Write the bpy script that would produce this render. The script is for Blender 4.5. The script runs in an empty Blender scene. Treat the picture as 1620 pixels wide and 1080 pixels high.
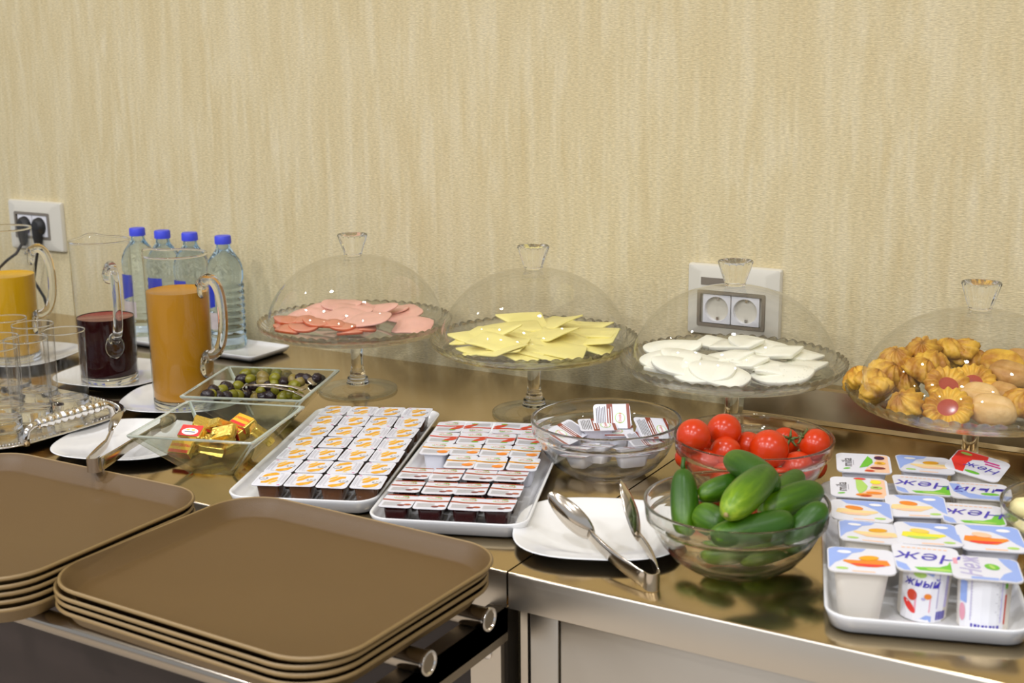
import bpy, bmesh, math, random
from mathutils import Vector, Matrix, noise
random.seed(7)
PI = math.pi
scene = bpy.context.scene
COL = scene.collection

# ---------------------------------------------------------------- camera, world, lights, exposure
# world axes: x along the wall, y = 0 at the wall (room is y < 0), z = 0 on the table tops, metres
cam_data = bpy.data.cameras.new('camera')
cam = bpy.data.objects.new('camera', cam_data); COL.objects.link(cam)
scene.camera = cam
PITCH, ROLL, YAW = 0.222905186, -0.0103653279, -0.536123103
fw = Vector((math.sin(YAW)*math.cos(PITCH), math.cos(YAW)*math.cos(PITCH), -math.sin(PITCH)))
rt = Vector((math.cos(YAW), -math.sin(YAW), 0)); up = rt.cross(fw)
r2 = rt*math.cos(ROLL) + up*math.sin(ROLL); u2 = -rt*math.sin(ROLL) + up*math.cos(ROLL)
cm = Matrix((r2, u2, -fw)).transposed().to_4x4(); cm.translation = Vector((0.6742, -1.8679, 0.5527))
cam.matrix_world = cm
cam_data.sensor_width = 36.0; cam_data.lens = 36.0*2034.6/1620.0
cam_data.clip_start = 0.05
cam_data.dof.use_dof = True; cam_data.dof.focus_distance = 1.78; cam_data.dof.aperture_fstop = 7.1

world = bpy.data.worlds.new('world'); scene.world = world; world.use_nodes = True
wb = world.node_tree.nodes['Background']
wb.inputs[0].default_value = (0.93, 0.99, 1.12, 1); wb.inputs[1].default_value = 0.55

def lamp(name, loc, power, radius, color=(0.97, 0.985, 1.05), spread=PI):
    d = bpy.data.lights.new(name, 'AREA'); d.shape = 'DISK'; d.size = radius*2; d.energy = power; d.color = color; d.spread = spread
    o = bpy.data.objects.new(name, d); COL.objects.link(o); o.location = loc
    return o
CEIL = 1.85
LAMPS = [(x, y) for y in (-0.75, -2.1, -3.5) for x in (-2.3, -1.05, 0.25, 1.5)]
for (x, y) in LAMPS:
    lamp('downlight_lamp', (x, y, CEIL-0.012), {-0.75: 4.6, -2.1: 15.0, -3.5: 24.0}[y], 0.055, spread=math.radians(160))

scene.view_settings.view_transform = 'Standard'; scene.view_settings.look = 'None'
scene.view_settings.gamma = 1.0; scene.view_settings.use_curve_mapping = False
scene.view_settings.exposure = 0.0
cy = scene.cycles
cy.max_bounces = 24; cy.transmission_bounces = 24; cy.transparent_max_bounces = 24
cy.diffuse_bounces = 4; cy.glossy_bounces = 5
cy.sample_clamp_indirect = 4.0; cy.caustics_refractive = True; cy.caustics_reflective = False
cy.blur_glossy = 0.5
cy.use_denoising = True

# ---------------------------------------------------------------- materials
def nt(name):
    m = bpy.data.materials.new(name); m.use_nodes = True
    return m, m.node_tree, m.node_tree.nodes['Principled BSDF']
def mat(name, c, rough=0.5, metal=0.0, var=0.0, vscale=40.0, bump=0.0, bscale=200.0, **kw):
    m, t, b = nt(name)
    b.inputs['Base Color'].default_value = (*c, 1); b.inputs['Roughness'].default_value = rough; b.inputs['Metallic'].default_value = metal
    for k, v in kw.items():
        b.inputs[k.replace('_', ' ')].default_value = v
    tc = t.nodes.new('ShaderNodeTexCoord')
    if var:
        n = t.nodes.new('ShaderNodeTexNoise'); n.inputs['Scale'].default_value = vscale; n.inputs['Detail'].default_value = 4
        t.links.new(tc.outputs['Object'], n.inputs['Vector'])
        mx = t.nodes.new('ShaderNodeMix'); mx.data_type = 'RGBA'
        mx.inputs[6].default_value = (*[max(0, v*(1-var)) for v in c], 1); mx.inputs[7].default_value = (*[min(1, v*(1+var)) for v in c], 1)
        t.links.new(n.outputs['Fac'], mx.inputs[0]); t.links.new(mx.outputs[2], b.inputs['Base Color'])
    if bump:
        n = t.nodes.new('ShaderNodeTexNoise'); n.inputs['Scale'].default_value = bscale; n.inputs['Detail'].default_value = 5
        t.links.new(tc.outputs['Object'], n.inputs['Vector'])
        bp = t.nodes.new('ShaderNodeBump'); bp.inputs['Strength'].default_value = bump; bp.inputs['Distance'].default_value = 0.002
        t.links.new(n.outputs['Fac'], bp.inputs['Height']); t.links.new(bp.outputs['Normal'], b.inputs['Normal'])
    return m

def wall_mat():
    m, t, b = nt('wallpaper')
    tc = t.nodes.new('ShaderNodeTexCoord')
    def noise_(sx, sy, sz, detail, dist=0.0):
        mp = t.nodes.new('ShaderNodeMapping'); mp.inputs['Scale'].default_value = (sx, sy, sz)
        n = t.nodes.new('ShaderNodeTexNoise'); n.inputs['Scale'].default_value = 1.0; n.inputs['Detail'].default_value = detail
        n.inputs['Distortion'].default_value = dist
        t.links.new(tc.outputs['Object'], mp.inputs['Vector']); t.links.new(mp.outputs['Vector'], n.inputs['Vector'])
        return n
    a = noise_(62, 1, 6.5, 5.0, 0.35); g = noise_(150, 1, 420, 3.0); gb = noise_(170, 1, 560, 3.0); w = noise_(7, 1, 4, 3.0)
    a2 = noise_(34, 1, 3.0, 4.0, 0.5)
    mw = t.nodes.new('ShaderNodeMapRange'); mw.inputs[1].default_value = 0.35; mw.inputs[2].default_value = 0.65; t.links.new(w.outputs['Fac'], mw.inputs[0])
    ma = t.nodes.new('ShaderNodeMix'); t.links.new(mw.outputs[0], ma.inputs[0]); t.links.new(a.outputs['Fac'], ma.inputs[2]); t.links.new(a2.outputs['Fac'], ma.inputs[3])
    ramp = t.nodes.new('ShaderNodeValToRGB'); t.links.new(ma.outputs[0], ramp.inputs[0])
    ramp.color_ramp.elements[0].position = 0.28; ramp.color_ramp.elements[0].color = (0.64, 0.515, 0.27, 1)
    ramp.color_ramp.elements[1].position = 0.78; ramp.color_ramp.elements[1].color = (0.78, 0.69, 0.465, 1)
    e = ramp.color_ramp.elements.new(0.5); e.color = (0.695, 0.585, 0.340, 1)
    mx = t.nodes.new('ShaderNodeMix'); mx.data_type = 'RGBA'; mx.blend_type = 'MULTIPLY'; mx.inputs[0].default_value = 1.0
    gr = t.nodes.new('ShaderNodeMapRange'); gr.inputs[1].default_value = 0.3; gr.inputs[2].default_value = 0.7; gr.inputs[3].default_value = 0.84; gr.inputs[4].default_value = 1.12
    t.links.new(g.outputs['Fac'], gr.inputs[0])
    t.links.new(ramp.outputs[0], mx.inputs[6]); t.links.new(gr.outputs[0], mx.inputs[7])
    t.links.new(mx.outputs[2], b.inputs['Base Color'])
    bp = t.nodes.new('ShaderNodeBump'); bp.inputs['Strength'].default_value = 0.55; bp.inputs['Distance'].default_value = 0.0015
    t.links.new(gb.outputs['Fac'], bp.inputs['Height']); t.links.new(bp.outputs['Normal'], b.inputs['Normal'])
    b.inputs['Roughness'].default_value = 0.62; b.inputs['Specular IOR Level'].default_value = 0.35
    return m

def steel_mat(name, c, rough, sx=4, sy=400):
    m, t, b = nt(name)
    b.inputs['Metallic'].default_value = 1.0
    tc = t.nodes.new('ShaderNodeTexCoord'); mp = t.nodes.new('ShaderNodeMapping'); mp.inputs['Scale'].default_value = (sx, sy, sy)
    n = t.nodes.new('ShaderNodeTexNoise'); n.inputs['Scale'].default_value = 1.0; n.inputs['Detail'].default_value = 3
    t.links.new(tc.outputs['Object'], mp.inputs['Vector']); t.links.new(mp.outputs['Vector'], n.inputs['Vector'])
    r = t.nodes.new('ShaderNodeMapRange'); r.inputs[3].default_value = rough*0.92; r.inputs[4].default_value = rough*1.08
    t.links.new(n.outputs['Fac'], r.inputs[0]); t.links.new(r.outputs[0], b.inputs['Roughness'])
    n2 = t.nodes.new('ShaderNodeTexNoise'); n2.inputs['Scale'].default_value = 7; n2.inputs['Detail'].default_value = 4
    t.links.new(tc.outputs['Object'], n2.inputs['Vector'])
    mx = t.nodes.new('ShaderNodeMix'); mx.data_type = 'RGBA'
    mx.inputs[6].default_value = (*[v*0.94 for v in c], 1); mx.inputs[7].default_value = (*[min(1, v*1.05) for v in c], 1)
    t.links.new(n2.outputs['Fac'], mx.inputs[0]); t.links.new(mx.outputs[2], b.inputs['Base Color'])
    bp = t.nodes.new('ShaderNodeBump'); bp.inputs['Strength'].default_value = 0.03; bp.inputs['Distance'].default_value = 0.0003
    t.links.new(n.outputs['Fac'], bp.inputs['Height']); t.links.new(bp.outputs['Normal'], b.inputs['Normal'])
    return m

def thin_glass(name, face=(0.985, 0.985, 0.975), edge=(0.72, 0.76, 0.70), refl=1.0, rough=0.0):
    """thin clear wall: straight-through light plus a Schlick reflection, denser where seen edge-on"""
    m = bpy.data.materials.new(name); m.use_nodes = True; t = m.node_tree; t.nodes.clear()
    out = t.nodes.new('ShaderNodeOutputMaterial'); lw = t.nodes.new('ShaderNodeLayerWeight'); lw.inputs['Blend'].default_value = 0.5
    p5 = t.nodes.new('ShaderNodeMath'); p5.operation = 'POWER'; p5.inputs[1].default_value = 5.0; t.links.new(lw.outputs['Facing'], p5.inputs[0])
    ma = t.nodes.new('ShaderNodeMath'); ma.operation = 'MULTIPLY_ADD'; ma.inputs[1].default_value = 0.9*refl; ma.inputs[2].default_value = 0.045*refl; ma.use_clamp = True
    t.links.new(p5.outputs[0], ma.inputs[0])
    p3 = t.nodes.new('ShaderNodeMath'); p3.operation = 'POWER'; p3.inputs[1].default_value = 4.0; t.links.new(lw.outputs['Facing'], p3.inputs[0])
    mc = t.nodes.new('ShaderNodeMix'); mc.data_type = 'RGBA'; mc.inputs[6].default_value = (*face, 1); mc.inputs[7].default_value = (*edge, 1)
    t.links.new(p3.outputs[0], mc.inputs[0])
    tr = t.nodes.new('ShaderNodeBsdfTransparent'); t.links.new(mc.outputs[2], tr.inputs['Color'])
    gl = t.nodes.new('ShaderNodeBsdfGlossy'); gl.inputs['Roughness'].default_value = rough; gl.inputs['Color'].default_value = (1, 1, 1, 1)
    ms = t.nodes.new('ShaderNodeMixShader'); t.links.new(ma.outputs[0], ms.inputs[0]); t.links.new(tr.outputs[0], ms.inputs[1]); t.links.new(gl.outputs[0], ms.inputs[2])
    t.links.new(ms.outputs[0], out.inputs['Surface'])
    return m
def glass(name, c=(0.97, 0.985, 0.965), ior=1.5, rough=0.0, clear=0.0):
    m = bpy.data.materials.new(name); m.use_nodes = True; t = m.node_tree; t.nodes.clear()
    out = t.nodes.new('ShaderNodeOutputMaterial'); g = t.nodes.new('ShaderNodeBsdfGlass')
    g.inputs['Color'].default_value = (*c, 1); g.inputs['IOR'].default_value = ior; g.inputs['Roughness'].default_value = rough
    if clear:
        tr = t.nodes.new('ShaderNodeBsdfTransparent'); tr.inputs['Color'].default_value = (*c, 1); ms = t.nodes.new('ShaderNodeMixShader'); ms.inputs[0].default_value = clear
        t.links.new(g.outputs[0], ms.inputs[1]); t.links.new(tr.outputs[0], ms.inputs[2]); t.links.new(ms.outputs[0], out.inputs['Surface'])
    else: t.links.new(g.outputs[0], out.inputs['Surface'])
    return m

M = {}
M['wall'] = wall_mat()
M['floor'] = mat('floor_stone', (0.42, 0.36, 0.29), 0.35, var=0.15)
M['ceiling'] = mat('ceiling_paint', (0.84, 0.81, 0.74), 0.8, var=0.03)
M['steel'] = steel_mat('brushed_steel', (0.60, 0.465, 0.27), 0.17)  # golden reflection of the wall is put into this tabletop colour
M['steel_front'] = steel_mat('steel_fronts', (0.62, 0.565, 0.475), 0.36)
M['steel_dark'] = steel_mat('steel_inside', (0.30, 0.25, 0.18), 0.4)
M['chrome'] = mat('chrome', (0.72, 0.68, 0.62), 0.12, 1.0, var=0.05)
M['rail_steel'] = steel_mat('rail_steel', (0.42, 0.37, 0.30), 0.16)
M['silver'] = mat('polished_silver', (0.86, 0.84, 0.81), 0.09, 1.0, bump=0.12, bscale=140)
M['tong'] = mat('tong_steel', (0.62, 0.56, 0.47), 0.17, 1.0, var=0.08)
M['brown_panel'] = mat('dark_brown_panel', (0.035, 0.022, 0.017), 0.5, var=0.2, vscale=15)
M['porcelain'] = mat('white_porcelain', (0.82, 0.815, 0.80), 0.16, var=0.01, Coat_Weight=0.5, Coat_Roughness=0.05)
M['tray'] = mat('tray_brown', (0.104, 0.056, 0.014), 0.46, var=0.06, vscale=8, bump=0.15, bscale=900)
M['tray_rim'] = mat('tray_worn_rim', (0.24, 0.155, 0.058), 0.45, var=0.10, vscale=30)
M['glass'] = glass('clear_glass', (0.996, 0.998, 0.994))
M['rim_glass'] = glass('rim_glass', (0.985, 0.99, 0.98), clear=0.22)
M['bowl_glass'] = glass('bowl_glass', (0.992, 0.997, 0.99), clear=0.06)
M['dish_glass'] = glass('dish_glass', (0.982, 0.994, 0.984))
M['dish_wall'] = thin_glass('dish_wall', (0.90, 0.92, 0.895), (0.50, 0.58, 0.51))
M['dish_edge'] = mat('glass_edge', (0.62, 0.70, 0.62), 0.12, var=0.15, vscale=60, Transmission_Weight=0.55)  # pale green glass; brightness of light caught in the edges put into the colour
M['plate_glass'] = thin_glass('plate_glass', (0.955, 0.96, 0.95), (0.42, 0.45, 0.41))
M['tumbler_glass'] = thin_glass('tumbler_glass', (0.98, 0.98, 0.975), (0.60, 0.60, 0.58))
M['dome_glass'] = thin_glass('dome_glass', (0.975, 0.975, 0.97), (0.82, 0.82, 0.80))
M['pitcher_glass'] = thin_glass('pitcher_glass', (0.975, 0.975, 0.97), (0.62, 0.62, 0.59), refl=0.7)
M['bottle'] = glass('bottle_plastic_water', (0.88, 0.95, 1.0), 1.33)
M['cap'] = mat('blue_cap', (0.055, 0.075, 0.72), 0.4, var=0.03)
M['blue_label'] = mat('blue_label', (0.015, 0.035, 0.42), 0.4, var=0.25, vscale=120)
M['pale_label'] = mat('pale_label', (0.55, 0.48, 0.46), 0.4, var=0.2, vscale=90)
M['juice'] = mat('orange_juice', (0.46, 0.20, 0.0), 0.35, var=0.05, vscale=20, Subsurface_Weight=0.0, Subsurface_Radius=(0.02, 0.01, 0.003), Subsurface_Scale=0.5)
M['juice_light'] = mat('yellow_juice', (0.66, 0.36, 0.0), 0.35, var=0.04, vscale=20, Subsurface_Weight=0.0, Subsurface_Radius=(0.02, 0.012, 0.003), Subsurface_Scale=0.5)
M['cherry_juice'] = mat('cherry_juice', (0.020, 0.0008, 0.0015), 0.2, var=0.3, vscale=12, Specular_IOR_Level=0.08)
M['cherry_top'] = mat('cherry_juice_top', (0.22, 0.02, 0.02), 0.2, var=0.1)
M['plate_ivory'] = mat('socket_ivory', (0.70, 0.66, 0.55), 0.3, var=0.01)
M['socket_white'] = mat('socket_white', (0.80, 0.79, 0.80), 0.3, var=0.01)
M['grey_trim'] = mat('socket_grey_trim', (0.28, 0.24, 0.19), 0.35, 0.5, var=0.05)
M['black'] = mat('black_rubber', (0.012, 0.012, 0.013), 0.45, var=0.1)
M['hole'] = mat('dark_hole', (0.09, 0.075, 0.06), 0.7, var=0.1)
M['tomato'] = mat('tomato_skin', (0.60, 0.038, 0.003), 0.26, var=0.08, vscale=30, Subsurface_Weight=0.03, Subsurface_Radius=(0.01, 0.002, 0.001), Subsurface_Scale=0.4)
M['stem_green'] = mat('tomato_stem', (0.10, 0.13, 0.03), 0.6, var=0.2, vscale=90)
M['ham'] = mat('ham', (0.80, 0.44, 0.34), 0.38, var=0.10, vscale=70, Subsurface_Weight=0.1, Subsurface_Radius=(0.01, 0.004, 0.002), Subsurface_Scale=0.3, bump=0.1, bscale=250)
M['ham_edge'] = mat('smoked_ham_edge', (0.62, 0.13, 0.04), 0.35, var=0.2, vscale=70)
M['ham_red'] = mat('smoked_ham', (0.66, 0.26, 0.15), 0.35, var=0.12, vscale=60)
M['cheese'] = mat('yellow_cheese', (0.88, 0.78, 0.27), 0.35, var=0.04, vscale=50, Subsurface_Weight=0.1, Subsurface_Radius=(0.01, 0.008, 0.003), Subsurface_Scale=0.3)
M['white_cheese'] = mat('white_cheese', (0.92, 0.90, 0.74), 0.4, var=0.04, vscale=60, bump=0.12, bscale=180, Subsurface_Weight=0.1, Subsurface_Radius=(0.01, 0.009, 0.006), Subsurface_Scale=0.3)
M['butter'] = mat('butter', (0.86, 0.76, 0.38), 0.4, var=0.04)
M['gold'] = mat('gold_foil', (0.95, 0.68, 0.15), 0.22, 0.85, bump=0.7, bscale=160)
M['jam_honey'] = mat('honey_cup', (0.10, 0.035, 0.008), 0.14, var=0.3, vscale=60)
M['jam_cherry'] = mat('cherry_cup', (0.035, 0.004, 0.004), 0.14, var=0.3, vscale=60)
M['jam_straw'] = mat('strawberry_cup', (0.17, 0.015, 0.008), 0.14, var=0.2, vscale=60)
M['cup_white'] = mat('white_plastic_cup', (0.68, 0.68, 0.74), 0.4, var=0.02)
M['cup_cream'] = mat('cream_plastic_cup', (0.80, 0.75, 0.66), 0.4, var=0.02)
M['foil_white'] = mat('lid_white', (0.74, 0.74, 0.79), 0.3, var=0.02, bump=0.1, bscale=60)
def ink(name, c, rough=0.35): M[name] = mat('ink_'+name, c, rough, var=0.04)
ink('i_yellow', (0.80, 0.38, 0.01)); ink('i_yellow2', (0.90, 0.62, 0.10)); ink('i_grey', (0.36, 0.35, 0.40)); ink('i_lgrey', (0.56, 0.55, 0.55)); ink('i_dark', (0.07, 0.06, 0.07))
ink('i_pink', (0.60, 0.02, 0.24)); ink('i_red', (0.62, 0.055, 0.02)); ink('i_orange', (0.82, 0.24, 0.02)); ink('i_amber', (0.78, 0.34, 0.01))
ink('i_green', (0.16, 0.52, 0.04)); ink('i_lgreen', (0.42, 0.66, 0.14)); ink('i_cherry', (0.40, 0.07, 0.02)); ink('i_berry', (0.20, 0.03, 0.03)); ink('i_brown', (0.27, 0.06, 0.03))
ink('i_blue', (0.30, 0.42, 0.80)); ink('i_navy', (0.05, 0.035, 0.42)); ink('i_peach', (0.88, 0.56, 0.36)); ink('i_cream', (0.88, 0.66, 0.30)); ink('i_strong', (0.78, 0.04, 0.03))
ink('i_purple', (0.07, 0.02, 0.06)); ink('i_white', (0.86, 0.86, 0.88)); ink('i_rose', (0.80, 0.36, 0.44)); ink('i_lilac', (0.46, 0.42, 0.66)); ink('i_lemon', (0.85, 0.76, 0.04)); ink('i_gold', (0.84, 0.47, 0.03))

# ---------------------------------------------------------------- measured places, metres
HAM_PTS = [(-0.7237, -0.2355, 0.1235), (-0.7001, -0.1802, 0.1255), (-0.6783, -0.1616, 0.1275), (-0.6536, -0.1521, 0.1255), (-0.621, -0.1324, 0.1195), (-0.6159, -0.0962, 0.1135), (-0.5781, -0.1052, 0.1105), (-0.6437, -0.1756, 0.1235), (-0.5736, -0.2222, 0.1245), (-0.5116, -0.1867, 0.1115), (-0.632, -0.2113, 0.1215), (-0.6624, -0.2228, 0.1175)]
SMK_PTS = [(-0.7119, -0.2852, 0.1195), (-0.6998, -0.2737, 0.1195), (-0.6747, -0.2658, 0.1205), (-0.6432, -0.2709, 0.1205), (-0.618, -0.2638, 0.1195), (-0.7079, -0.3021, 0.1115), (-0.6782, -0.3045, 0.1125), (-0.6555, -0.2896, 0.1135), (-0.5846, -0.2585, 0.1095), (-0.6017, -0.2605, 0.1165), (-0.5718, -0.2404, 0.1135)]
CHS_PTS = [(-0.3424, -0.2442, 0.1275), (-0.3766, -0.2808, 0.1195), (-0.3384, -0.1783, 0.1255), (-0.3189, -0.1414, 0.1295), (-0.2904, -0.1318, 0.1275), (-0.2656, -0.103, 0.1215), (-0.2322, -0.0835, 0.1175), (-0.2594, -0.1518, 0.1195), (-0.1878, -0.1262, 0.1175), (-0.293, -0.2098, 0.1215), (-0.2661, -0.1934, 0.1255), (-0.2132, -0.1893, 0.1215), (-0.179, -0.163, 0.1155), (-0.2179, -0.2455, 0.1195), (-0.2998, -0.2974, 0.1155), (-0.2734, -0.2929, 0.1175), (-0.3227, -0.3129, 0.1105), (-0.237, -0.2737, 0.1105)]
WHT_PTS = [(-0.0522, -0.1869, 0.1255), (-0.0059, -0.14, 0.1275), (0.0282, -0.1444, 0.1295), (0.0561, -0.1333, 0.1295), (0.0835, -0.136, 0.1235), (0.1112, -0.1173, 0.1175), (-0.0391, -0.2593, 0.1255), (-0.0057, -0.2321, 0.1235), (0.0356, -0.204, 0.1235), (-0.0047, -0.2653, 0.1195), (0.0592, -0.2114, 0.1215), (0.0838, -0.2086, 0.1195), (0.0309, -0.2697, 0.1185), (0.1165, -0.208, 0.1175), (0.1495, -0.1402, 0.1115), (0.0509, -0.2682, 0.1095), (0.1323, -0.2243, 0.1095), (-0.047, -0.2769, 0.1115)]
COOKIE_STAR = [(0.2946, -0.1502, 0.1475), (0.2671, -0.1856, 0.1375), (0.2537, -0.2141, 0.1255), (0.2484, -0.2439, 0.1175), (0.2673, -0.2628, 0.1135), (0.2312, -0.214, 0.1115), (0.2759, -0.1966, 0.1115), (0.2959, -0.202, 0.1295), (0.3083, -0.1797, 0.1355), (0.319, -0.1279, 0.1415), (0.3429, -0.1113, 0.1415), (0.311, -0.2894, 0.1105), (0.4339, -0.2566, 0.1175), (0.3488, -0.1054, 0.1255)]
COOKIE_JAM = [(0.36, -0.2986, 0.1175), (0.344, -0.2387, 0.1295), (0.3684, -0.2038, 0.1275)]
COOKIE_LUMP = [((0.4078, -0.1716, 0.1335), 0.03, 0.02, 0.022, 'dough_brown', (20, 10, 10), 'smooth brown oval cookie, high at the right'), ((0.4059, -0.2113, 0.1195), 0.026, 0.017, 0.018, 'dough_brown', (18, 0, -20), 'smooth brown cookie between the pale and golden ones'), ((0.3865, -0.2427, 0.1215), 0.026, 0.018, 0.02, 'dough_pale', (25, 0, -10), 'pale smooth cookie behind the front pale one'), ((0.4082, -0.2808, 0.1115), 0.03, 0.02, 0.028, 'dough_pale', (25, 0, 0), 'pale thick cookie at the front rim'), ((0.3902, -0.1327, 0.1415), 0.028, 0.026, 0.014, 'dough', (30, 0, 10), 'rough golden cookie at the back right of the pile'), ((0.4107, -0.109, 0.1435), 0.026, 0.02, 0.014, 'dough_brown', (20, 0, 10), 'brown cookie at the back, cut by the right edge')]
YOG = [((0.2817, -0.381, 0.0062), 18, (3, 0), 'mila', 'white', '', 'back row left, white lid with green leaf and dark berry'), ((0.3456, -0.3541, 0.0062), 20, (0, 2), 'banana', 'white', '', 'back row middle, blue lid with banana slice'), ((0.3953, -0.3185, 0.0062), -4, (6, 8), 'red', 'cream', '', 'back row right, turned, red and white lid'), ((0.3022, -0.4721, 0.0062), 18, (2, 0), 'mila2', 'white', '', 'second row left, white lid with lime leaf'), ((0.3618, -0.4317, 0.0062), 20, (0, 2), 'name', 'cream', '', 'second row middle, blue script and green swoosh'), ((0.4237, -0.4221, 0.0062), 16, (-2, 0), 'tail', 'cream', '', 'second row right, blue wave lid'), ((0.326, -0.5461, 0.0062), 18, (0, 0), 'peach', 'cream', '', 'third row left, peach print and blue corner'), ((0.3749, -0.5009, 0.0062), 18, (2, -2), 'peach', 'white', '', 'third row middle, pale pastry print'), ((0.4325, -0.5003, 0.0062), 16, (0, 0), 'name', 'cream', '', 'third row right, green swoosh beside the butter bowl'), ((0.3504, -0.6072, 0.0062), 18, (-2, 2), 'banana', 'cream', '', 'fourth row left, blue left corner and orange fruit'), ((0.4044, -0.5813, 0.0062), 20, (0, 0), 'lemon', 'white', '', 'fourth row middle, yellow fruit print'), ((0.4612, -0.5597, 0.0062), 20, (3, 0), 'mango2', 'white', '', 'fourth row right, red mango print'), ((0.3644, -0.6843, 0.0062), 18, (0, 0), 'mango', 'cream', '', 'front row left, plain cream cup with mango lid'), ((0.4168, -0.6477, 0.0062), 20, (2, 2), 'name', 'round', 'front', 'front row middle, pink fruit on its sleeve'), ((0.4743, -0.648, 0.0062), 16, (-2, 0), 'turn', 'round', 'back', 'front row right, small print and bar code on its sleeve')]
YT_C = (0.373, -0.5062)
BUTTER_C = (0.552, -0.455)
BUT = [(0.481, -0.445, 0.052), (0.49, -0.485, 0.043), (0.52, -0.455, 0.034), (0.524, -0.495, 0.026), (0.546, -0.467, 0.01), (0.576, -0.459, 0.024), (0.54, -0.421, 0.022)]
CREAM = [((-0.0796, -0.3343, 0.046), (0, -42, 121), 'topmost, lid tilted to the camera'), ((-0.0844, -0.3673, 0.032), (0, -8, 125), 'lying in the middle with its white side showing'), ((-0.0189, -0.3461, 0.036), (10, -28, 136), 'leaning at the right'), ((-0.0688, -0.3938, 0.012), (-10, 0, 10), 'under the middle one'), ((-0.0229, -0.3853, 0.009), (0, 6, 130), 'at the bottom right'), ((-0.0185, -0.3666, 0.022), (6, -16, 140), 'second at the right'), ((-0.0815, -0.4143, 0.01), (5, -8, 0), 'at the bottom left'), ((-0.117, -0.3996, 0.028), (8, 20, -10), 'at the far left of the pile'), ((-0.0621, -0.3478, 0.026), (10, 0, 30), 'behind the middle one')]
TOM = [((0.082, -0.4305, 0.082), 0.0215, (20, -30, 0), 0, 'leftmost, above the rim'), ((0.1028, -0.379, 0.078), 0.0222, (15, 20, 40), 0, 'second from the left at the back, topmost'), ((0.1137, -0.401, 0.058), 0.0195, (30, 10, 0), 0, 'in the middle below the topmost'), ((0.1273, -0.359, 0.056), 0.0185, (40, 0, 60), 0, 'just left of the big centre one'), ((0.1621, -0.3768, 0.062), 0.0245, (60, 10, 0), 0, 'biggest, in the centre'), ((0.1606, -0.3137, 0.052), 0.0195, (35, 50, 0), 1, 'behind the centre, with green calyx'), ((0.2091, -0.336, 0.062), 0.0205, (10, -60, 0), 1, 'rightmost, calyx facing left'), ((0.196, -0.3655, 0.04), 0.0205, (40, 0, 0), 0, 'at the front right behind the glass'), ((0.0931, -0.4227, 0.046), 0.0185, (40, 0, 0), 0, 'at the front left behind the glass'), ((0.0715, -0.4223, 0.05), 0.016, (0, 0, 0), 0, 'small one at the far left wall'), ((0.1186, -0.4137, 0.03), 0.0195, (0, 20, 0), 0, 'low at the front behind the cucumber'), ((0.0775, -0.3592, 0.052), 0.018, (0, 0, 0), 0, 'mostly hidden between the two top ones'), ((0.1492, -0.377, 0.03), 0.021, (0, 0, 0), 0, 'deep in the middle'), ((0.204, -0.3317, 0.034), 0.019, (0, 0, 0), 0, 'deep at the right wall'), ((0.1778, -0.3821, 0.022), 0.02, (0, 0, 0), 0, 'lowest at the front')]
CUKE = [((0.1641, -0.647, 0.045), (0.1443, -0.6083, 0.092), 0.0155, 0.0, 'standing upright at the left wall', 1), ((0.1688, -0.6103, 0.074), (0.2012, -0.5549, 0.078), 0.014, 0.002, 'lying behind the upright one', 0), ((0.1798, -0.5554, 0.1), (0.2476, -0.6116, 0.1), 0.0165, 0.003, 'topmost at the back, pale tip to the left', 0), ((0.236, -0.704, 0.098), (0.2408, -0.609, 0.108), 0.0185, 0.002, 'biggest, lying across the middle', 0), ((0.2472, -0.6023, 0.08), (0.2494, -0.5318, 0.085), 0.014, 0.0, 'short one right behind the biggest', 0), ((0.2461, -0.6242, 0.074), (0.278, -0.5575, 0.08), 0.017, 0.002, 'dark one at the right', 0), ((0.2238, -0.704, 0.07), (0.2761, -0.6497, 0.078), 0.0165, -0.003, 'light green one across the front', 0), ((0.2796, -0.6429, 0.05), (0.3012, -0.614, 0.082), 0.015, 0.002, 'leaning at the right wall', 0), ((0.1808, -0.6389, 0.062), (0.206, -0.6513, 0.06), 0.017, 0.0, 'stubby end showing at the lower left', 0), ((0.1916, -0.6488, 0.022), (0.2355, -0.6142, 0.03), 0.0165, 0.0, 'low one at the bottom left', 0), ((0.228, -0.6314, 0.018), (0.2737, -0.5821, 0.035), 0.017, 0.002, 'low one at the bottom right', 0), ((0.201, -0.6372, 0.04), (0.248, -0.6005, 0.04), 0.0165, 0.0, 'in the middle of the bowl', 0)]
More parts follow.
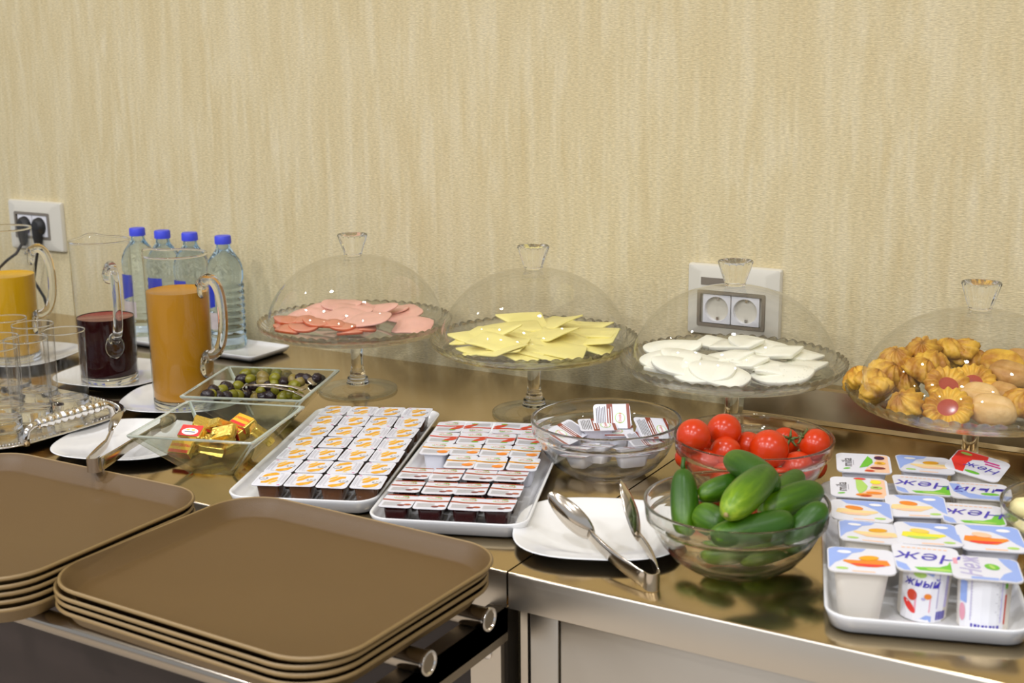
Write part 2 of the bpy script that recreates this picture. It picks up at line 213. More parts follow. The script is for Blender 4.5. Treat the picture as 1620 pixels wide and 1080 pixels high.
OLIVES = [((-0.6875, -0.3971, 0.061), 'g', 'first from the left in the back row'), ((-0.7055, -0.3547, 0.05), 'g', 'second from the left in the back row'), ((-0.6952, -0.3374, 0.05), 'g', 'third from the left in the back row'), ((-0.6399, -0.383, 0.056), 'g', 'fourth from the left in the back row'), ((-0.6732, -0.3402, 0.05), 'g', 'fifth from the left in the back row'), ((-0.6575, -0.3901, 0.058), 't', 'first from the left in the back row'), ((-0.6537, -0.3383, 0.05), 't', 'second from the left in the back row'), ((-0.6012, -0.3681, 0.058), 'b', 'first from the left in the back row'), ((-0.575, -0.3584, 0.059), 'b', 'second from the left in the back row'), ((-0.6875, -0.4054, 0.054), 'b', 'first from the left in the second row'), ((-0.6234, -0.3813, 0.052), 'b', 'second from the left in the second row'), ((-0.591, -0.3637, 0.057), 'b', 'third from the left in the second row'), ((-0.583, -0.3425, 0.05), 'b', 'fourth from the left in the second row'), ((-0.6756, -0.3989, 0.054), 'g', 'first from the left in the second row'), ((-0.6368, -0.388, 0.05), 'g', 'second from the left in the second row'), ((-0.653, -0.3957, 0.051), 't', 'first from the left in the second row'), ((-0.6113, -0.3731, 0.056), 't', 'second from the left in the second row'), ((-0.5994, -0.3716, 0.054), 't', 'third from the left in the second row'), ((-0.6813, -0.4208, 0.047), 'g', 'first from the left in the middle row'), ((-0.6034, -0.3803, 0.048), 'g', 'second from the left in the middle row'), ((-0.675, -0.454, 0.054), 'b', 'first from the left in the middle row'), ((-0.6741, -0.4502, 0.051), 'b', 'second from the left in the middle row'), ((-0.6794, -0.4215, 0.043), 'b', 'third from the left in the middle row'), ((-0.6661, -0.404, 0.045), 'b', 'fourth from the left in the middle row'), ((-0.643, -0.3958, 0.046), 'b', 'fifth from the left in the middle row'), ((-0.6212, -0.3884, 0.042), 'b', 'sixth from the left in the middle row'), ((-0.6674, -0.4897, 0.059), 'b', 'first from the left in the fourth row'), ((-0.6691, -0.4166, 0.035), 'b', 'second from the left in the fourth row'), ((-0.6599, -0.5029, 0.056), 'g', 'first from the left in the fourth row'), ((-0.6685, -0.471, 0.054), 'g', 'second from the left in the fourth row'), ((-0.6664, -0.4514, 0.043), 'g', 'third from the left in the fourth row'), ((-0.6678, -0.438, 0.039), 'g', 'fourth from the left in the fourth row'), ((-0.6516, -0.4038, 0.038), 'g', 'fifth from the left in the fourth row'), ((-0.6282, -0.3959, 0.041), 'g', 'sixth from the left in the fourth row'), ((-0.604, -0.3887, 0.038), 'g', 'seventh from the left in the fourth row'), ((-0.657, -0.5137, 0.058), 'b', 'first from the left in the front row'), ((-0.6577, -0.4926, 0.051), 'b', 'second from the left in the front row'), ((-0.661, -0.4715, 0.046), 'b', 'third from the left in the front row'), ((-0.6458, -0.4082, 0.031), 'b', 'fourth from the left in the front row'), ((-0.6347, -0.4027, 0.033), 'b', 'fifth from the left in the front row'), ((-0.6138, -0.394, 0.033), 'g', 'first from the left in the front row'), ((-0.5916, -0.3862, 0.034), 'g', 'second from the left in the front row'), ((-0.6543, -0.4139, 0.03), 't', 'only one in the front row')]
PATS = [((-0.5412, -0.5622, 0.038), 1, (25, 5, -10), 'topmost at the right'), ((-0.5924, -0.59, 0.036), 0, (30, 20, 40), 'crumpled at the back left'), ((-0.5648, -0.586, 0.036), 0, (-20, 30, 80), 'crumpled in the middle'), ((-0.5457, -0.5711, 0.028), 1, (20, 0, -10), 'under the topmost one'), ((-0.5805, -0.6234, 0.034), 2, (30, 0, 15), 'lettered lid tilted at the left'), ((-0.4979, -0.5817, 0.034), 0, (10, 40, 50), 'standing at the right end'), ((-0.5874, -0.5828, 0.026), 2, (40, 30, 60), 'twisted in the middle'), ((-0.5542, -0.5678, 0.02), 0, (10, 0, -5), 'flat one low in the middle'), ((-0.581, -0.6421, 0.018), 1, (40, 0, 10), 'low at the left wall'), ((-0.5544, -0.6163, 0.012), 0, (0, 10, 30), 'low in the centre'), ((-0.5482, -0.5924, 0.014), 0, (10, 10, -20), 'low at the right'), ((-0.5755, -0.6146, 0.016), 0, (20, -10, 70), 'low left of the centre'), ((-0.5428, -0.5992, 0.034), 0, (35, -15, 15), 'pinched one beside the lettered pair'), ((-0.5784, -0.6211, 0.026), 0, (15, 10, -30), 'behind the red and white one'), ((-0.5507, -0.6021, 0.024), 0, (-10, 20, 45), 'just under the pinched one')]
TUMB = [((-0.9359, -0.5335), 'rightmost, back'), ((-1.0195, -0.5238), 'middle of the back row'), ((-0.938, -0.6037), 'second from the right at the front'), ((-0.9912, -0.6144), 'left of it in the middle row'), ((-0.9316, -0.6654), 'front left, nearest the camera'), ((-1.0964, -0.5137), 'farthest back at the left')]
TONGS = [('steel serving tongs on the plate beside the cucumber bowl', (0.1618, -0.7196, 0.0105), (0.058, -0.6704, 0.03), (0.1081, -0.649, 0.03), (0.0389, -0.6747, 0.048), (0.0974, -0.6448, 0.054), {'bow': 0.004}), ('steel serving tongs on the plate behind the left tray stack', (-0.5642, -0.8156, 0.05), (-0.6367, -0.7278, 0.044), (-0.6122, -0.7098, 0.041), (-0.676, -0.6726, 0.056), (-0.6643, -0.5881, 0.034), {'bow': 0.001, 'dims': (0.062, 0.026), 'face': (0.9, -0.7, 0.2)})]
OT = [(-0.6525, -0.4366, 0.056), (-0.619, -0.4141, 0.056), (-0.5891, -0.4023, 0.054), (-0.5655, -0.4024, 0.052), (-0.578, -0.3657, 0.056)]

# ---------------------------------------------------------------- mesh helpers
def build(verts, faces, mats, mi=None, smooth=True, name='part', autosmooth=None):
    me = bpy.data.meshes.new(name); me.from_pydata([tuple(v) for v in verts], [], [tuple(f) for f in faces])
    for m in (mats if isinstance(mats, (list, tuple)) else [mats]): me.materials.append(M[m] if isinstance(m, str) else m)
    if mi: me.polygons.foreach_set('material_index', mi)
    if smooth: me.polygons.foreach_set('use_smooth', [True]*len(me.polygons))
    me.update()
    if smooth and autosmooth is not None:
        bm = bmesh.new(); bm.from_mesh(me)
        for e in bm.edges:
            if len(e.link_faces) == 2 and e.calc_face_angle(0) > autosmooth: e.smooth = False
        bm.to_mesh(me); bm.free()
    return me
def fixn(me):
    bm = bmesh.new(); bm.from_mesh(me); bmesh.ops.recalc_face_normals(bm, faces=bm.faces[:]); bm.to_mesh(me); bm.free(); return me
def obj(name, me, parent=None, loc=(0, 0, 0), rot=(0, 0, 0), scale=None, label=None):
    o = bpy.data.objects.new(name, me); COL.objects.link(o); o.location = loc; o.rotation_euler = rot
    if scale: o.scale = scale
    if parent: o.parent = parent
    if label: o['label'] = label
    return o
def tag(o, label, cat, group=None, kind=None):
    o['label'] = label; o['category'] = cat
    if group: o['group'] = group
    if kind: o['kind'] = kind
    return o
def thing(name, label, cat, loc=(0, 0, 0), rotz=0, group=None, rot=None):
    o = bpy.data.objects.new(name, None); COL.objects.link(o); o.location = loc; o.rotation_euler = rot or (0, 0, rotz)
    o.empty_display_size = 0.02
    return tag(o, label, cat, group)
def struct(name, me, **k):
    o = obj(name, me, **k); o['kind'] = 'structure'; return o
def dup(root, label, loc, rotz=0, rot=None):
    r = root.copy(); COL.objects.link(r); r.location = loc; r.rotation_euler = rot or (0, 0, rotz); r['label'] = label
    for ch in list(root.children):
        c = ch.copy(); COL.objects.link(c); c.parent = r
        for g in list(ch.children):
            d = g.copy(); COL.objects.link(d); d.parent = c
    return r

class MB:
    def __init__(s): s.v = []; s.f = []; s.m = []
    def add(s, v, f, mi=0, mtx=None):
        n = len(s.v); s.v += [(mtx @ Vector(p)) if mtx else Vector(p) for p in v]; s.f += [tuple(i+n for i in q) for q in f]; s.m += [mi]*len(f)
        return s
    def box(s, x0, x1, y0, y1, z0, z1, mi=0, mtx=None):
        v = [(x, y, z) for z in (z0, z1) for y in (y0, y1) for x in (x0, x1)]
        return s.add(v, [(0, 2, 3, 1), (4, 5, 7, 6), (0, 1, 5, 4), (2, 6, 7, 3), (0, 4, 6, 2), (1, 3, 7, 5)], mi, mtx)
    def lathe(s, prof, seg=48, mi=0, mtx=None, fn=None, close=False):
        v = []; f = []; n = len(prof)
        for k in range(seg):
            a = 2*PI*k/seg; c, q = math.cos(a), math.sin(a)
            for i, (r, z) in enumerate(prof):
                if fn: r, z = fn(i, a, r, z)
                v.append((r*c, r*q, z))
        for k in range(seg):
            k2 = (k+1) % seg
            for i in range(n-1):
                if prof[i][0] < 1e-6 and prof[i+1][0] < 1e-6: continue
                if prof[i][0] < 1e-6: f.append((k*n+i, k2*n+i+1, k*n+i+1)) if False else f.append((k*n+i, k2*n+i+1, k*n+i+1))
                elif prof[i+1][0] < 1e-6: f.append((k*n+i, k2*n+i, k*n+i+1))
                else: f.append((k*n+i, k2*n+i, k2*n+i+1, k*n+i+1))
            if close: f.append((k*n+n-1, k2*n+n-1, k2*n, k*n))
        return s.add(v, f, mi, mtx)
    def loft(s, rings, mi=0, cap0=True, cap1=True, mtx=None, mis=None):
        v = [p for r in rings for p in r]; n = len(rings[0]); f = []; mm = []
        for j in range(len(rings)-1):
            for k in range(n):
                k2 = (k+1) % n; f.append((j*n+k, j*n+k2, (j+1)*n+k2, (j+1)*n+k)); mm.append(mis[j] if mis else mi)
        if cap0: f.append(tuple(range(n-1, -1, -1))); mm.append(mis[0] if mis else mi)
        if cap1: f.append(tuple((len(rings)-1)*n+k for k in range(n))); mm.append(mis[-1] if mis else mi)
        b = len(s.m); s.add(v, f, mi, mtx); s.m[b:] = mm
        return s
    def tube(s, pts, rad, seg=12, mi=0, flat=None, mtx=None, caps=True):
        """sweep an ellipse along pts; rad: number or list; flat: list of (a, b) half sizes with given up vector"""
        P = [Vector(p) for p in pts]; rings = []
        prev = None
        for i, p in enumerate(P):
            d = (P[min(i+1, len(P)-1)] - P[max(i-1, 0)]).normalized()
            u = prev if prev else (Vector((0, 0, 1)) if abs(d.z) < 0.9 else Vector((1, 0, 0)))
            u = (u - d*u.dot(d)).normalized(); prev = u; w = d.cross(u)
            a, b = (rad[i] if isinstance(rad, (list, tuple)) else rad, None) if flat is None else flat[i]
            if b is None: b = a
            rings.append([p + w*(a*math.cos(2*PI*k/seg)) + u*(b*math.sin(2*PI*k/seg)) for k in range(seg)])
        return s.loft(rings, mi, caps, caps, mtx)
    def weld(s): return s
    def me(s, mats, smooth=True, auto=0.6, name='part', weld=True):
        me = build(s.v, s.f, mats, s.m, smooth, name)
        bm = bmesh.new(); bm.from_mesh(me)
        if weld: bmesh.ops.remove_doubles(bm, verts=bm.verts[:], dist=1e-6)
        bmesh.ops.recalc_face_normals(bm, faces=bm.faces[:])
        if smooth and auto is not None:
            for e in bm.edges:
                if len(e.link_faces) == 2 and e.calc_face_angle(0) > auto: e.smooth = False
        bm.to_mesh(me); bm.free(); return me

def rr(w, h, r, z, n=6, cx=0, cy=0):
    """rounded rectangle ring, counter-clockwise"""
    out = []
    for (sx, sy, a0) in ((1, 1, 0), (-1, 1, 90), (-1, -1, 180), (1, -1, 270)):
        for k in range(n+1):
            a = math.radians(a0 + 90*k/n)
            out.append(Vector((cx + sx*(w/2-r) + r*math.cos(a), cy + sy*(h/2-r) + r*math.sin(a), z)))
    return out
def sq(r, z, n=64, e=3.0, k=1.0):
    """squircle ring"""
    out = []
    for i in range(n):
        a = 2*PI*i/n; c, s_ = math.cos(a), math.sin(a)
        rho = r/((abs(c)**e+abs(s_)**e)**(1/e))
        out.append(Vector((rho*c*k, rho*s_, z)))
    return out
def bevel_box(w, d, h, r=0.002, seg=2, mats='porcelain', z0=0.0):
    bm = bmesh.new(); bmesh.ops.create_cube(bm, size=1.0)
    for v in bm.verts: v.co = Vector((v.co.x*w, v.co.y*d, (v.co.z+0.5)*h+z0))
    bmesh.ops.bevel(bm, geom=bm.edges[:], offset=r, segments=seg, profile=0.5, affect='EDGES')
    me = bpy.data.meshes.new('box'); bm.to_mesh(me); bm.free()
    me.materials.append(M[mats]); me.polygons.foreach_set('use_smooth', [True]*len(me.polygons))
    return me

_txt = {}
def text_geo(s, size, shear=0.0, bold=0.0):
    key = (s, size, shear, bold)
    if key not in _txt:
        c = bpy.data.curves.new('t', 'FONT'); c.body = s; c.size = size; c.shear = shear; c.offset = bold*size
        c.align_x = 'CENTER'; c.align_y = 'CENTER'; c.resolution_u = 2
        o = bpy.data.objects.new('t', c); COL.objects.link(o)
        dg = bpy.context.evaluated_depsgraph_get(); me = bpy.data.meshes.new_from_object(o.evaluated_get(dg))
        _txt[key] = ([v.co.copy() for v in me.vertices], [tuple(p.vertices) for p in me.polygons])
        bpy.data.objects.remove(o); bpy.data.curves.remove(c); bpy.data.meshes.remove(me)
    return _txt[key]

class Print:
    """flat print on a small lid: layered shapes a hair above the foil"""
    def __init__(s, base_mats): s.mb = MB(); s.mats = list(base_mats); s.z = 0.0
    def mi(s, m):
        if m not in s.mats: s.mats.append(m)
        return s.mats.index(m)
    def poly(s, pts, m, lay=1):
        s.mb.add([(x, y, s.z+0.00012*lay) for x, y in pts], [tuple(range(len(pts)))], s.mi(m)); return s
    def rect(s, x0, x1, y0, y1, m, lay=1): return s.poly([(x0, y0), (x1, y0), (x1, y1), (x0, y1)], m, lay)
    def ell(s, cx, cy, a, b, m, lay=1, rot=0, n=14):
        c, q = math.cos(rot), math.sin(rot); pts = []
        for k in range(n):
            x, y = a*math.cos(2*PI*k/n), b*math.sin(2*PI*k/n); pts.append((cx+x*c-y*q, cy+x*q+y*c))
        return s.poly(pts, m, lay)
    def band(s, pts, w, m, lay=1):
        n = len(pts); v = []
        for i, (x, y) in enumerate(pts):
            ww = w[i] if isinstance(w, (list, tuple)) else w
            x0, y0 = pts[max(i-1, 0)]; x1, y1 = pts[min(i+1, n-1)]; l = math.hypot(x1-x0, y1-y0) or 1
            nx, ny = -(y1-y0)/l*ww/2, (x1-x0)/l*ww/2
            v += [(x+nx, y+ny, s.z+0.00012*lay), (x-nx, y-ny, s.z+0.00012*lay)]
        s.mb.add(v, [(2*i, 2*i+1, 2*i+3, 2*i+2) for i in range(n-1)], s.mi(m)); return s
    def text(s, t, size, x, y, m, lay=2, rot=0, shear=0.0, bold=0.0):
        v, f = text_geo(t, size, shear, bold); c, q = math.cos(rot), math.sin(rot)
        s.mb.add([(x+p.x*c-p.y*q, y+p.x*q+p.y*c, s.z+0.00012*lay) for p in v], f, s.mi(m)); return s
    def mesh(s, name='print'):
        return build(s.mb.v, s.mb.f, s.mats, s.mb.m, False, name)

# ---------------------------------------------------------------- room
def box_me(x0, x1, y0, y1, z0, z1, m): return MB().box(x0, x1, y0, y1, z0, z1).me(m, smooth=False)
FLOOR = -0.86
struct('wall_back', box_me(-5.0, 4.0, 0.0, 0.12, FLOOR, CEIL, 'wall'))
struct('floor', box_me(-5.0, 4.0, -6.0, 0.12, FLOOR-0.1, FLOOR, 'floor'))
struct('ceiling', box_me(-5.0, 4.0, -6.0, 0.12, CEIL, CEIL+0.1, 'ceiling'))
ring = MB().lathe([(0.058, -0.014), (0.062, -0.016), (0.075, -0.006), (0.078, 0.0), (0.058, 0.0), (0.058, -0.014)], 32).me('chrome')
d0 = None
for i, (x, y) in enumerate(LAMPS):
    struct('trim_%d' % (i+1), ring, loc=(x, y, CEIL))

def sqr(h, z, cx, cy):
    return [Vector((cx+h*math.cos(2*PI*k/48)/max(abs(math.cos(2*PI*k/48)), abs(math.sin(2*PI*k/48))), cy+h*math.sin(2*PI*k/48)/max(abs(math.cos(2*PI*k/48)), abs(math.sin(2*PI*k/48))), z)) for k in range(48)]
# sockets on the wall ------------------------------------------------------------
def wall_mtx(x, z): return Matrix.Translation((x, 0, z)) @ Matrix.Rotation(PI/2, 4, 'X')   # local x right, local y up, local z towards the room
def socket(label, x, z, w, h, mx, mz, plugs, module=False):
    t = thing('wall_socket', label, 'socket', (x, 0, z), rot=(PI/2, 0, 0))
    # frame with bowed face
    rings = [rr(w, h, 0.004, 0.0005), rr(w, h, 0.004, 0.006), rr(w-0.004, h-0.004, 0.004, 0.0095), rr(w*0.72, h*0.8, 0.004, 0.0125), rr(0.112, 0.058, 0.003, 0.013, cx=mx, cy=mz), rr(0.108, 0.054, 0.003, 0.006, cx=mx, cy=mz)]
    obj('cover_plate', MB().loft(rings).me('plate_ivory'), t)
    obj('trim_frame', MB().loft([rr(0.111, 0.057, 0.003, 0.0125, cx=mx, cy=mz), rr(0.111, 0.057, 0.003, 0.0142, cx=mx, cy=mz), rr(0.101, 0.047, 0.002, 0.0142, cx=mx, cy=mz), rr(0.101, 0.047, 0.002, 0.008, cx=mx, cy=mz)], cap0=False, cap1=False).me('grey_trim'), t)
    for k, dx in enumerate((-0.0235, 0.0235)):
        cx, cy_ = mx+dx, mz
        n = 32
        outer = sqr(0.0225, 0.0125, cx, cy_)
        def cir(r, zz): return [Vector((cx+r*math.cos(math.atan2(p.y-cy_, p.x-cx)), cy_+r*math.sin(math.atan2(p.y-cy_, p.x-cx)), zz)) for p in outer]
        base = sqr(0.0225, 0.004, cx, cy_)
        s_ = obj('outlet', MB().loft([base, outer, cir(0.0195, 0.0128), cir(0.0185, 0.0035)], cap0=False).me('socket_white'), t)
        if not plugs:
            for sx in (-0.0095, 0.0095):
                obj('pin_hole', MB().lathe([(0, 0), (0.0028, 0), (0.0028, 0.0006), (0, 0.0006)], 14, mtx=Matrix.Translation((cx+sx, cy_, 0.0036))).me('hole'), s_)
            for sy in (-0.0165, 0.0165):
                obj('earth_clip', MB().box(cx-0.002, cx+0.002, cy_+sy-0.003, cy_+sy+0.003, 0.0036, 0.0085).me('chrome', smooth=False), s_)
    return t
socket('ivory double wall socket with two black plugs behind the pitchers', -1.627, 0.192, 0.168, 0.107, -0.006, 0.0, True)
s3 = socket('ivory double wall socket seen through the white cheese dome, unused', -0.031, 0.168, 0.152, 0.112, -0.002, -0.013, False)
obj('switch_module', MB().box(-0.052, -0.012, 0.024, 0.036, 0.0115, 0.0135).me('grey_trim', smooth=False), s3, label='small dark slot above the two outlets')
for k, dx in enumerate((-0.0295, 0.0175)):
    lab = ['black plug in the left outlet of the wall socket', 'black plug in the right outlet with its cable hanging down'][k]
    t = thing('power_plug', lab, 'plug', (-1.627+dx, -0.004, 0.192), rot=(PI/2, 0, 0), group='plugs in the wall socket')
    obj('plug_body', MB().lathe([(0.0, 0.0), (0.0192, 0.0), (0.0195, 0.009), (0.0180, 0.016), (0.012, 0.022), (0.0, 0.023)], 28).me('black'), t)
    obj('plug_neck', MB().tube([(0, -0.004, 0.017), (0, -0.018, 0.017), (0, -0.034, 0.017), (0, -0.044, 0.018)], [0.011, 0.0105, 0.0085, 0.005], 12).me('black'), t)
    pts = [(0, -0.04, 0.022), (0.0, -0.055, 0.021), (-0.001-0.01*k, -0.085, 0.02), (-0.006-0.02*k, -0.12, 0.016), (0.0, -0.155, 0.014), (0.004, -0.178, 0.012)]
    if k == 0: pts = [(0, -0.04, 0.022), (-0.01, -0.06, 0.03), (-0.03, -0.075, 0.04), (-0.06, -0.095, 0.04), (-0.085, -0.13, 0.03), (-0.09, -0.178, 0.02)]
    obj('cable', MB().tube(pts, 0.0032, 8).me('black'), t)

# ---------------------------------------------------------------- steel tables
FR = -0.7486
def table(label, x0, x1, name='steel_table'):
    t = thing(name, label, 'table', ((x0+x1)/2, -0.37, FLOOR))
    dz = -FLOOR; c = (x0+x1)/2
    def L(a, b): return (a-c, b-c)
    # folded sheet top: slightly rounded front fold
    prof = [(-0.3745-0.004+0.0, 0.0)]
    prof = [(0.37-0.001, 0.0), (FR+0.37+0.003, 0.0), (FR+0.37+0.0009, -0.0009), (FR+0.37, -0.003), (FR+0.37, -0.042), (FR+0.37+0.014, -0.042), (FR+0.37+0.014, -0.02), (0.37-0.001, -0.02)]
    a, b = L(x0, x1)
    rings = [[Vector((a, y, z+dz)) for y, z in prof], [Vector((b, y, z+dz)) for y, z in prof]]
    tt = obj('tabletop', MB().loft(rings).me(['steel', 'steel_front'], auto=1.2), t)
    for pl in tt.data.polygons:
        if abs(pl.normal.y) > 0.8: pl.material_index = 1  # front fold of the same sheet, without the painted golden reflection
    for xx in (x0+0.006+0.0, x1-0.018):
        for yy in (FR+0.035, -0.05):
            obj('leg', MB().box(xx-c-0.0045, xx-c+0.0045, yy+0.37-0.012, yy+0.37+0.012, 0.0, dz-0.04).me('steel_front', smooth=False), t)
    return t, c, dz
tA, cA, dzA = table('stainless steel serving table on the left with tray rails and dark brown front', -2.62, -0.0012)
tB, cB, dzB = table('stainless steel serving table on the right with cabinet doors and rear upstand', 0.0012, 1.75)
# table B: upstand, cabinet
obj('upstand', MB().loft([[Vector((a_, y+0.37, z+dzB)) for y, z in ((-0.001, 0.0005), (-0.043, 0.0005), (-0.037, 0.006), (-0.030, 0.050), (-0.026, 0.0535), (-0.001, 0.0535))] for a_ in (0.0012-cB, 1.75-cB)]).me('steel'), tB)
obj('cabinet_body', MB().box(0.024-cB, 1.70-cB, FR+0.37+0.031, 0.33, 0.08, dzB-0.021).me('steel_dark', smooth=False), tB)
xs = [0.021, 0.059, 0.46, 0.88, 1.30, 1.70]
for i in range(5):
    w = xs[i+1]-xs[i]-0.003
    d_ = obj('cabinet_door' if i else 'side_panel', bevel_box(w, 0.018, dzB-0.13, 0.0015, 2, 'steel_front'), tB, loc=(xs[i]+w/2-cB, FR+0.37+0.021, 0.085))
# table A: front panel, bracket plate, rails
obj('front_panel', MB().box(-2.58-cA, -0.055-cA, FR+0.37+0.020, FR+0.37+0.035, 0.05, dzA-0.0425).me('brown_panel', smooth=False), tA, label='dark brown front panel')
br = obj('corner_plate', MB().box(-0.052-cA, -0.012-cA, FR+0.37+0.004, FR+0.37+0.012, 0.0, dzA-0.0425).me('steel_front', smooth=False), tA, label='upright steel corner plate')
obj('bolt', MB().lathe([(0, -0.004), (0.004, -0.0035), (0.0065, -0.0015), (0.0065, 0.0), (0, 0)], 16, mtx=Matrix.Translation((-0.030-cA, FR+0.37+0.004, dzA-0.105)) @ Matrix.Rotation(-PI/2, 4, 'X') @ Matrix.Scale(1, 4)).me('chrome'), br)
tr = thing('tray_rail', 'three tube stainless tray rail along the front of the left table', 'rail', (-1.3, -0.92, -0.03))
for y in (-0.805, -0.918, -1.036):
    tb = obj('rail_tube', MB().tube([(-1.3, 0, 0), (1.309, 0, 0)], 0.0118, 24).me('rail_steel'), tr, loc=(0, y+0.92, 0))
    mtx = Matrix.Translation((1.309, 0, 0)) @ Matrix.Rotation(PI/2, 4, 'Y')
    ec = obj('end_cap', MB().lathe([(0, 0.0), (0.0128, 0.0), (0.0134, 0.0015), (0.0128, 0.0035), (0.0108, 0.0038), (0.0096, 0.0022), (0, 0.0020)], 28, mtx=mtx).me(['chrome', 'steel_dark'], auto=0.8), tb)
    for pl in ec.data.polygons:
        if pl.center.x > 1.3095 and math.hypot(pl.center.y, pl.center.z) < 0.0095: pl.material_index = 1
for x in (-0.012, -0.86, -1.7):
    obj('support_arm', MB().box(x-0.012+1.3, x+0.012+1.3, -1.058+0.92, FR+0.92+0.0, -0.040, -0.0122).box(x+0.0085+1.3, x+0.012+1.3, -1.058+0.92, FR+0.92, -0.05, -0.0122).me('steel_dark', smooth=False, weld=False), tr)

# ---------------------------------------------------------------- brown serving trays
def tray_mesh():
    w, h, r = 0.3885, 0.3155, 0.062
    R_ = [rr(w-0.040, h-0.040, r-0.020, 0.0, 10), rr(w-0.034, h-0.034, r-0.017, 0.0006, 10), rr(w-0.012, h-0.012, r-0.006, 0.0165, 10), rr(w-0.004, h-0.004, r-0.002, 0.0172, 10),
          rr(w, h, r, 0.0190, 10), rr(w-0.0004, h-0.0004, r, 0.0212, 10), rr(w-0.0035, h-0.0035, r-0.002, 0.0222, 10), rr(w-0.0065, h-0.0065, r-0.003, 0.0213, 10),
          rr(w-0.0155, h-0.0155, r-0.007, 0.0160, 10), rr(w-0.034, h-0.034, r-0.015, 0.0045, 10), rr(w-0.042, h-0.042, r-0.02, 0.0026, 10)]
    return MB().loft(R_, mis=[0, 1, 1, 1, 1, 1, 1, 0, 0, 0]).me(['tray', 'tray_rim'], auto=1.0)
TM = tray_mesh()
for st, (cx, cy_, zt, n, rz, side) in enumerate([(-0.1827, -0.909, 0.030, 4, -0.025, 'right'), (-0.5705, -0.952, 0.0385, 5, 0.014, 'left')]):
    for k in range(n):   # k = 0 top
        dx, dy, dr = ((0, 0, 0) if k == 0 else (random.uniform(-0.002, 0.001), random.uniform(-0.002, 0.001), random.uniform(-0.004, 0.004)))
        if side == 'right' and k > 0: dx -= 0.004
        pos = ['top', 'second from the top', 'third from the top', 'fourth from the top', 'fifth from the top'][k]
        if k == n-1: pos = 'bottom'
        o = obj('serving_tray', TM, loc=(cx+dx, cy_+dy, zt-0.0222-k*0.0086), rot=(0, 0, rz+dr))
        tag(o, 'brown plastic serving tray, %s of the %s stack on the rail' % (pos, side), 'tray', 'brown trays of the %s stack' % side)

# ---------------------------------------------------------------- white trays and plates
def plat_mesh(w, h, r, ht=0.020):
    R_ = [rr(w-0.022, h-0.022, max(r-0.010, 0.006), 0.0, 8), rr(w-0.012, h-0.012, max(r-0.006, 0.007), 0.003, 8), rr(w-0.003, h-0.003, r-0.001, ht-0.005, 8), rr(w, h, r, ht-0.001, 8), rr(w-0.001, h-0.001, r, ht, 8),
          rr(w-0.006, h-0.006, r-0.002, ht-0.0002, 8), rr(w-0.010, h-0.010, max(r-0.004, 0.005), ht-0.003, 8), rr(w-0.021, h-0.021, max(r-0.009, 0.005), 0.0075, 8), rr(w-0.034, h-0.034, max(r-0.014, 0.004), 0.0055, 8)]
    return MB().loft(R_).me('porcelain', auto=None)
def platter(label, x, y, rz, w=0.193, h=0.412, r=0.028, ht=0.020, group=None):
    o = obj('serving_platter', plat_mesh(w, h, r, ht), loc=(x, y, 0.0003), rot=(0, 0, rz)); return tag(o, label, 'platter', group)
platter('white rectangular platter holding honey portions', -0.3915, -0.530, math.radians(22), group='white oblong platters')
platter('white rectangular platter holding jam portions with red and orange bands', -0.188, -0.5065, math.radians(21), group='white oblong platters')
platter('white rectangular platter crowded with yogurt cups', *YT_C, math.radians(18), group='white oblong platters')
platter('white rectangular platter under the water bottles against the wall', -1.105, -0.100, 0.0, 0.425, 0.112, 0.012, 0.013)
def plate_mesh(r=0.099, e=2.9):
    R_ = [sq(r*0.55, 0.0, e=2.4), sq(r*0.60, 0.0015, e=2.4), sq(r*0.97, 0.0120, e=e), sq(r, 0.0137, e=e), sq(r*0.995, 0.0145, e=e), sq(r*0.975, 0.0142, e=e), sq(r*0.80, 0.0088, e=2.7), sq(r*0.62, 0.0045, e=2.4), sq(r*0.55, 0.0035, e=2.3)]
    return MB().loft(R_).me('porcelain', auto=None)
PM = plate_mesh()
for (x, y, a, lab) in [(0.043, -0.612, 24, 'white rounded square plate under the tongs beside the cucumbers'), (-0.705, -0.625, 20, 'white rounded square plate under the tongs behind the left tray stack'),
                       (-1.021, -0.352, 10, 'white rounded square plate under the cherry juice pitcher'), (-0.803, -0.412, 28, 'white rounded square plate under the middle orange juice pitcher'), (-1.292, -0.338, 14, 'white rounded square plate under the leftmost juice pitcher')]:
    tag(obj('plate', PM, loc=(x, y, 0.0003), rot=(0, 0, math.radians(a))), lab, 'plate', 'white rounded square plates')

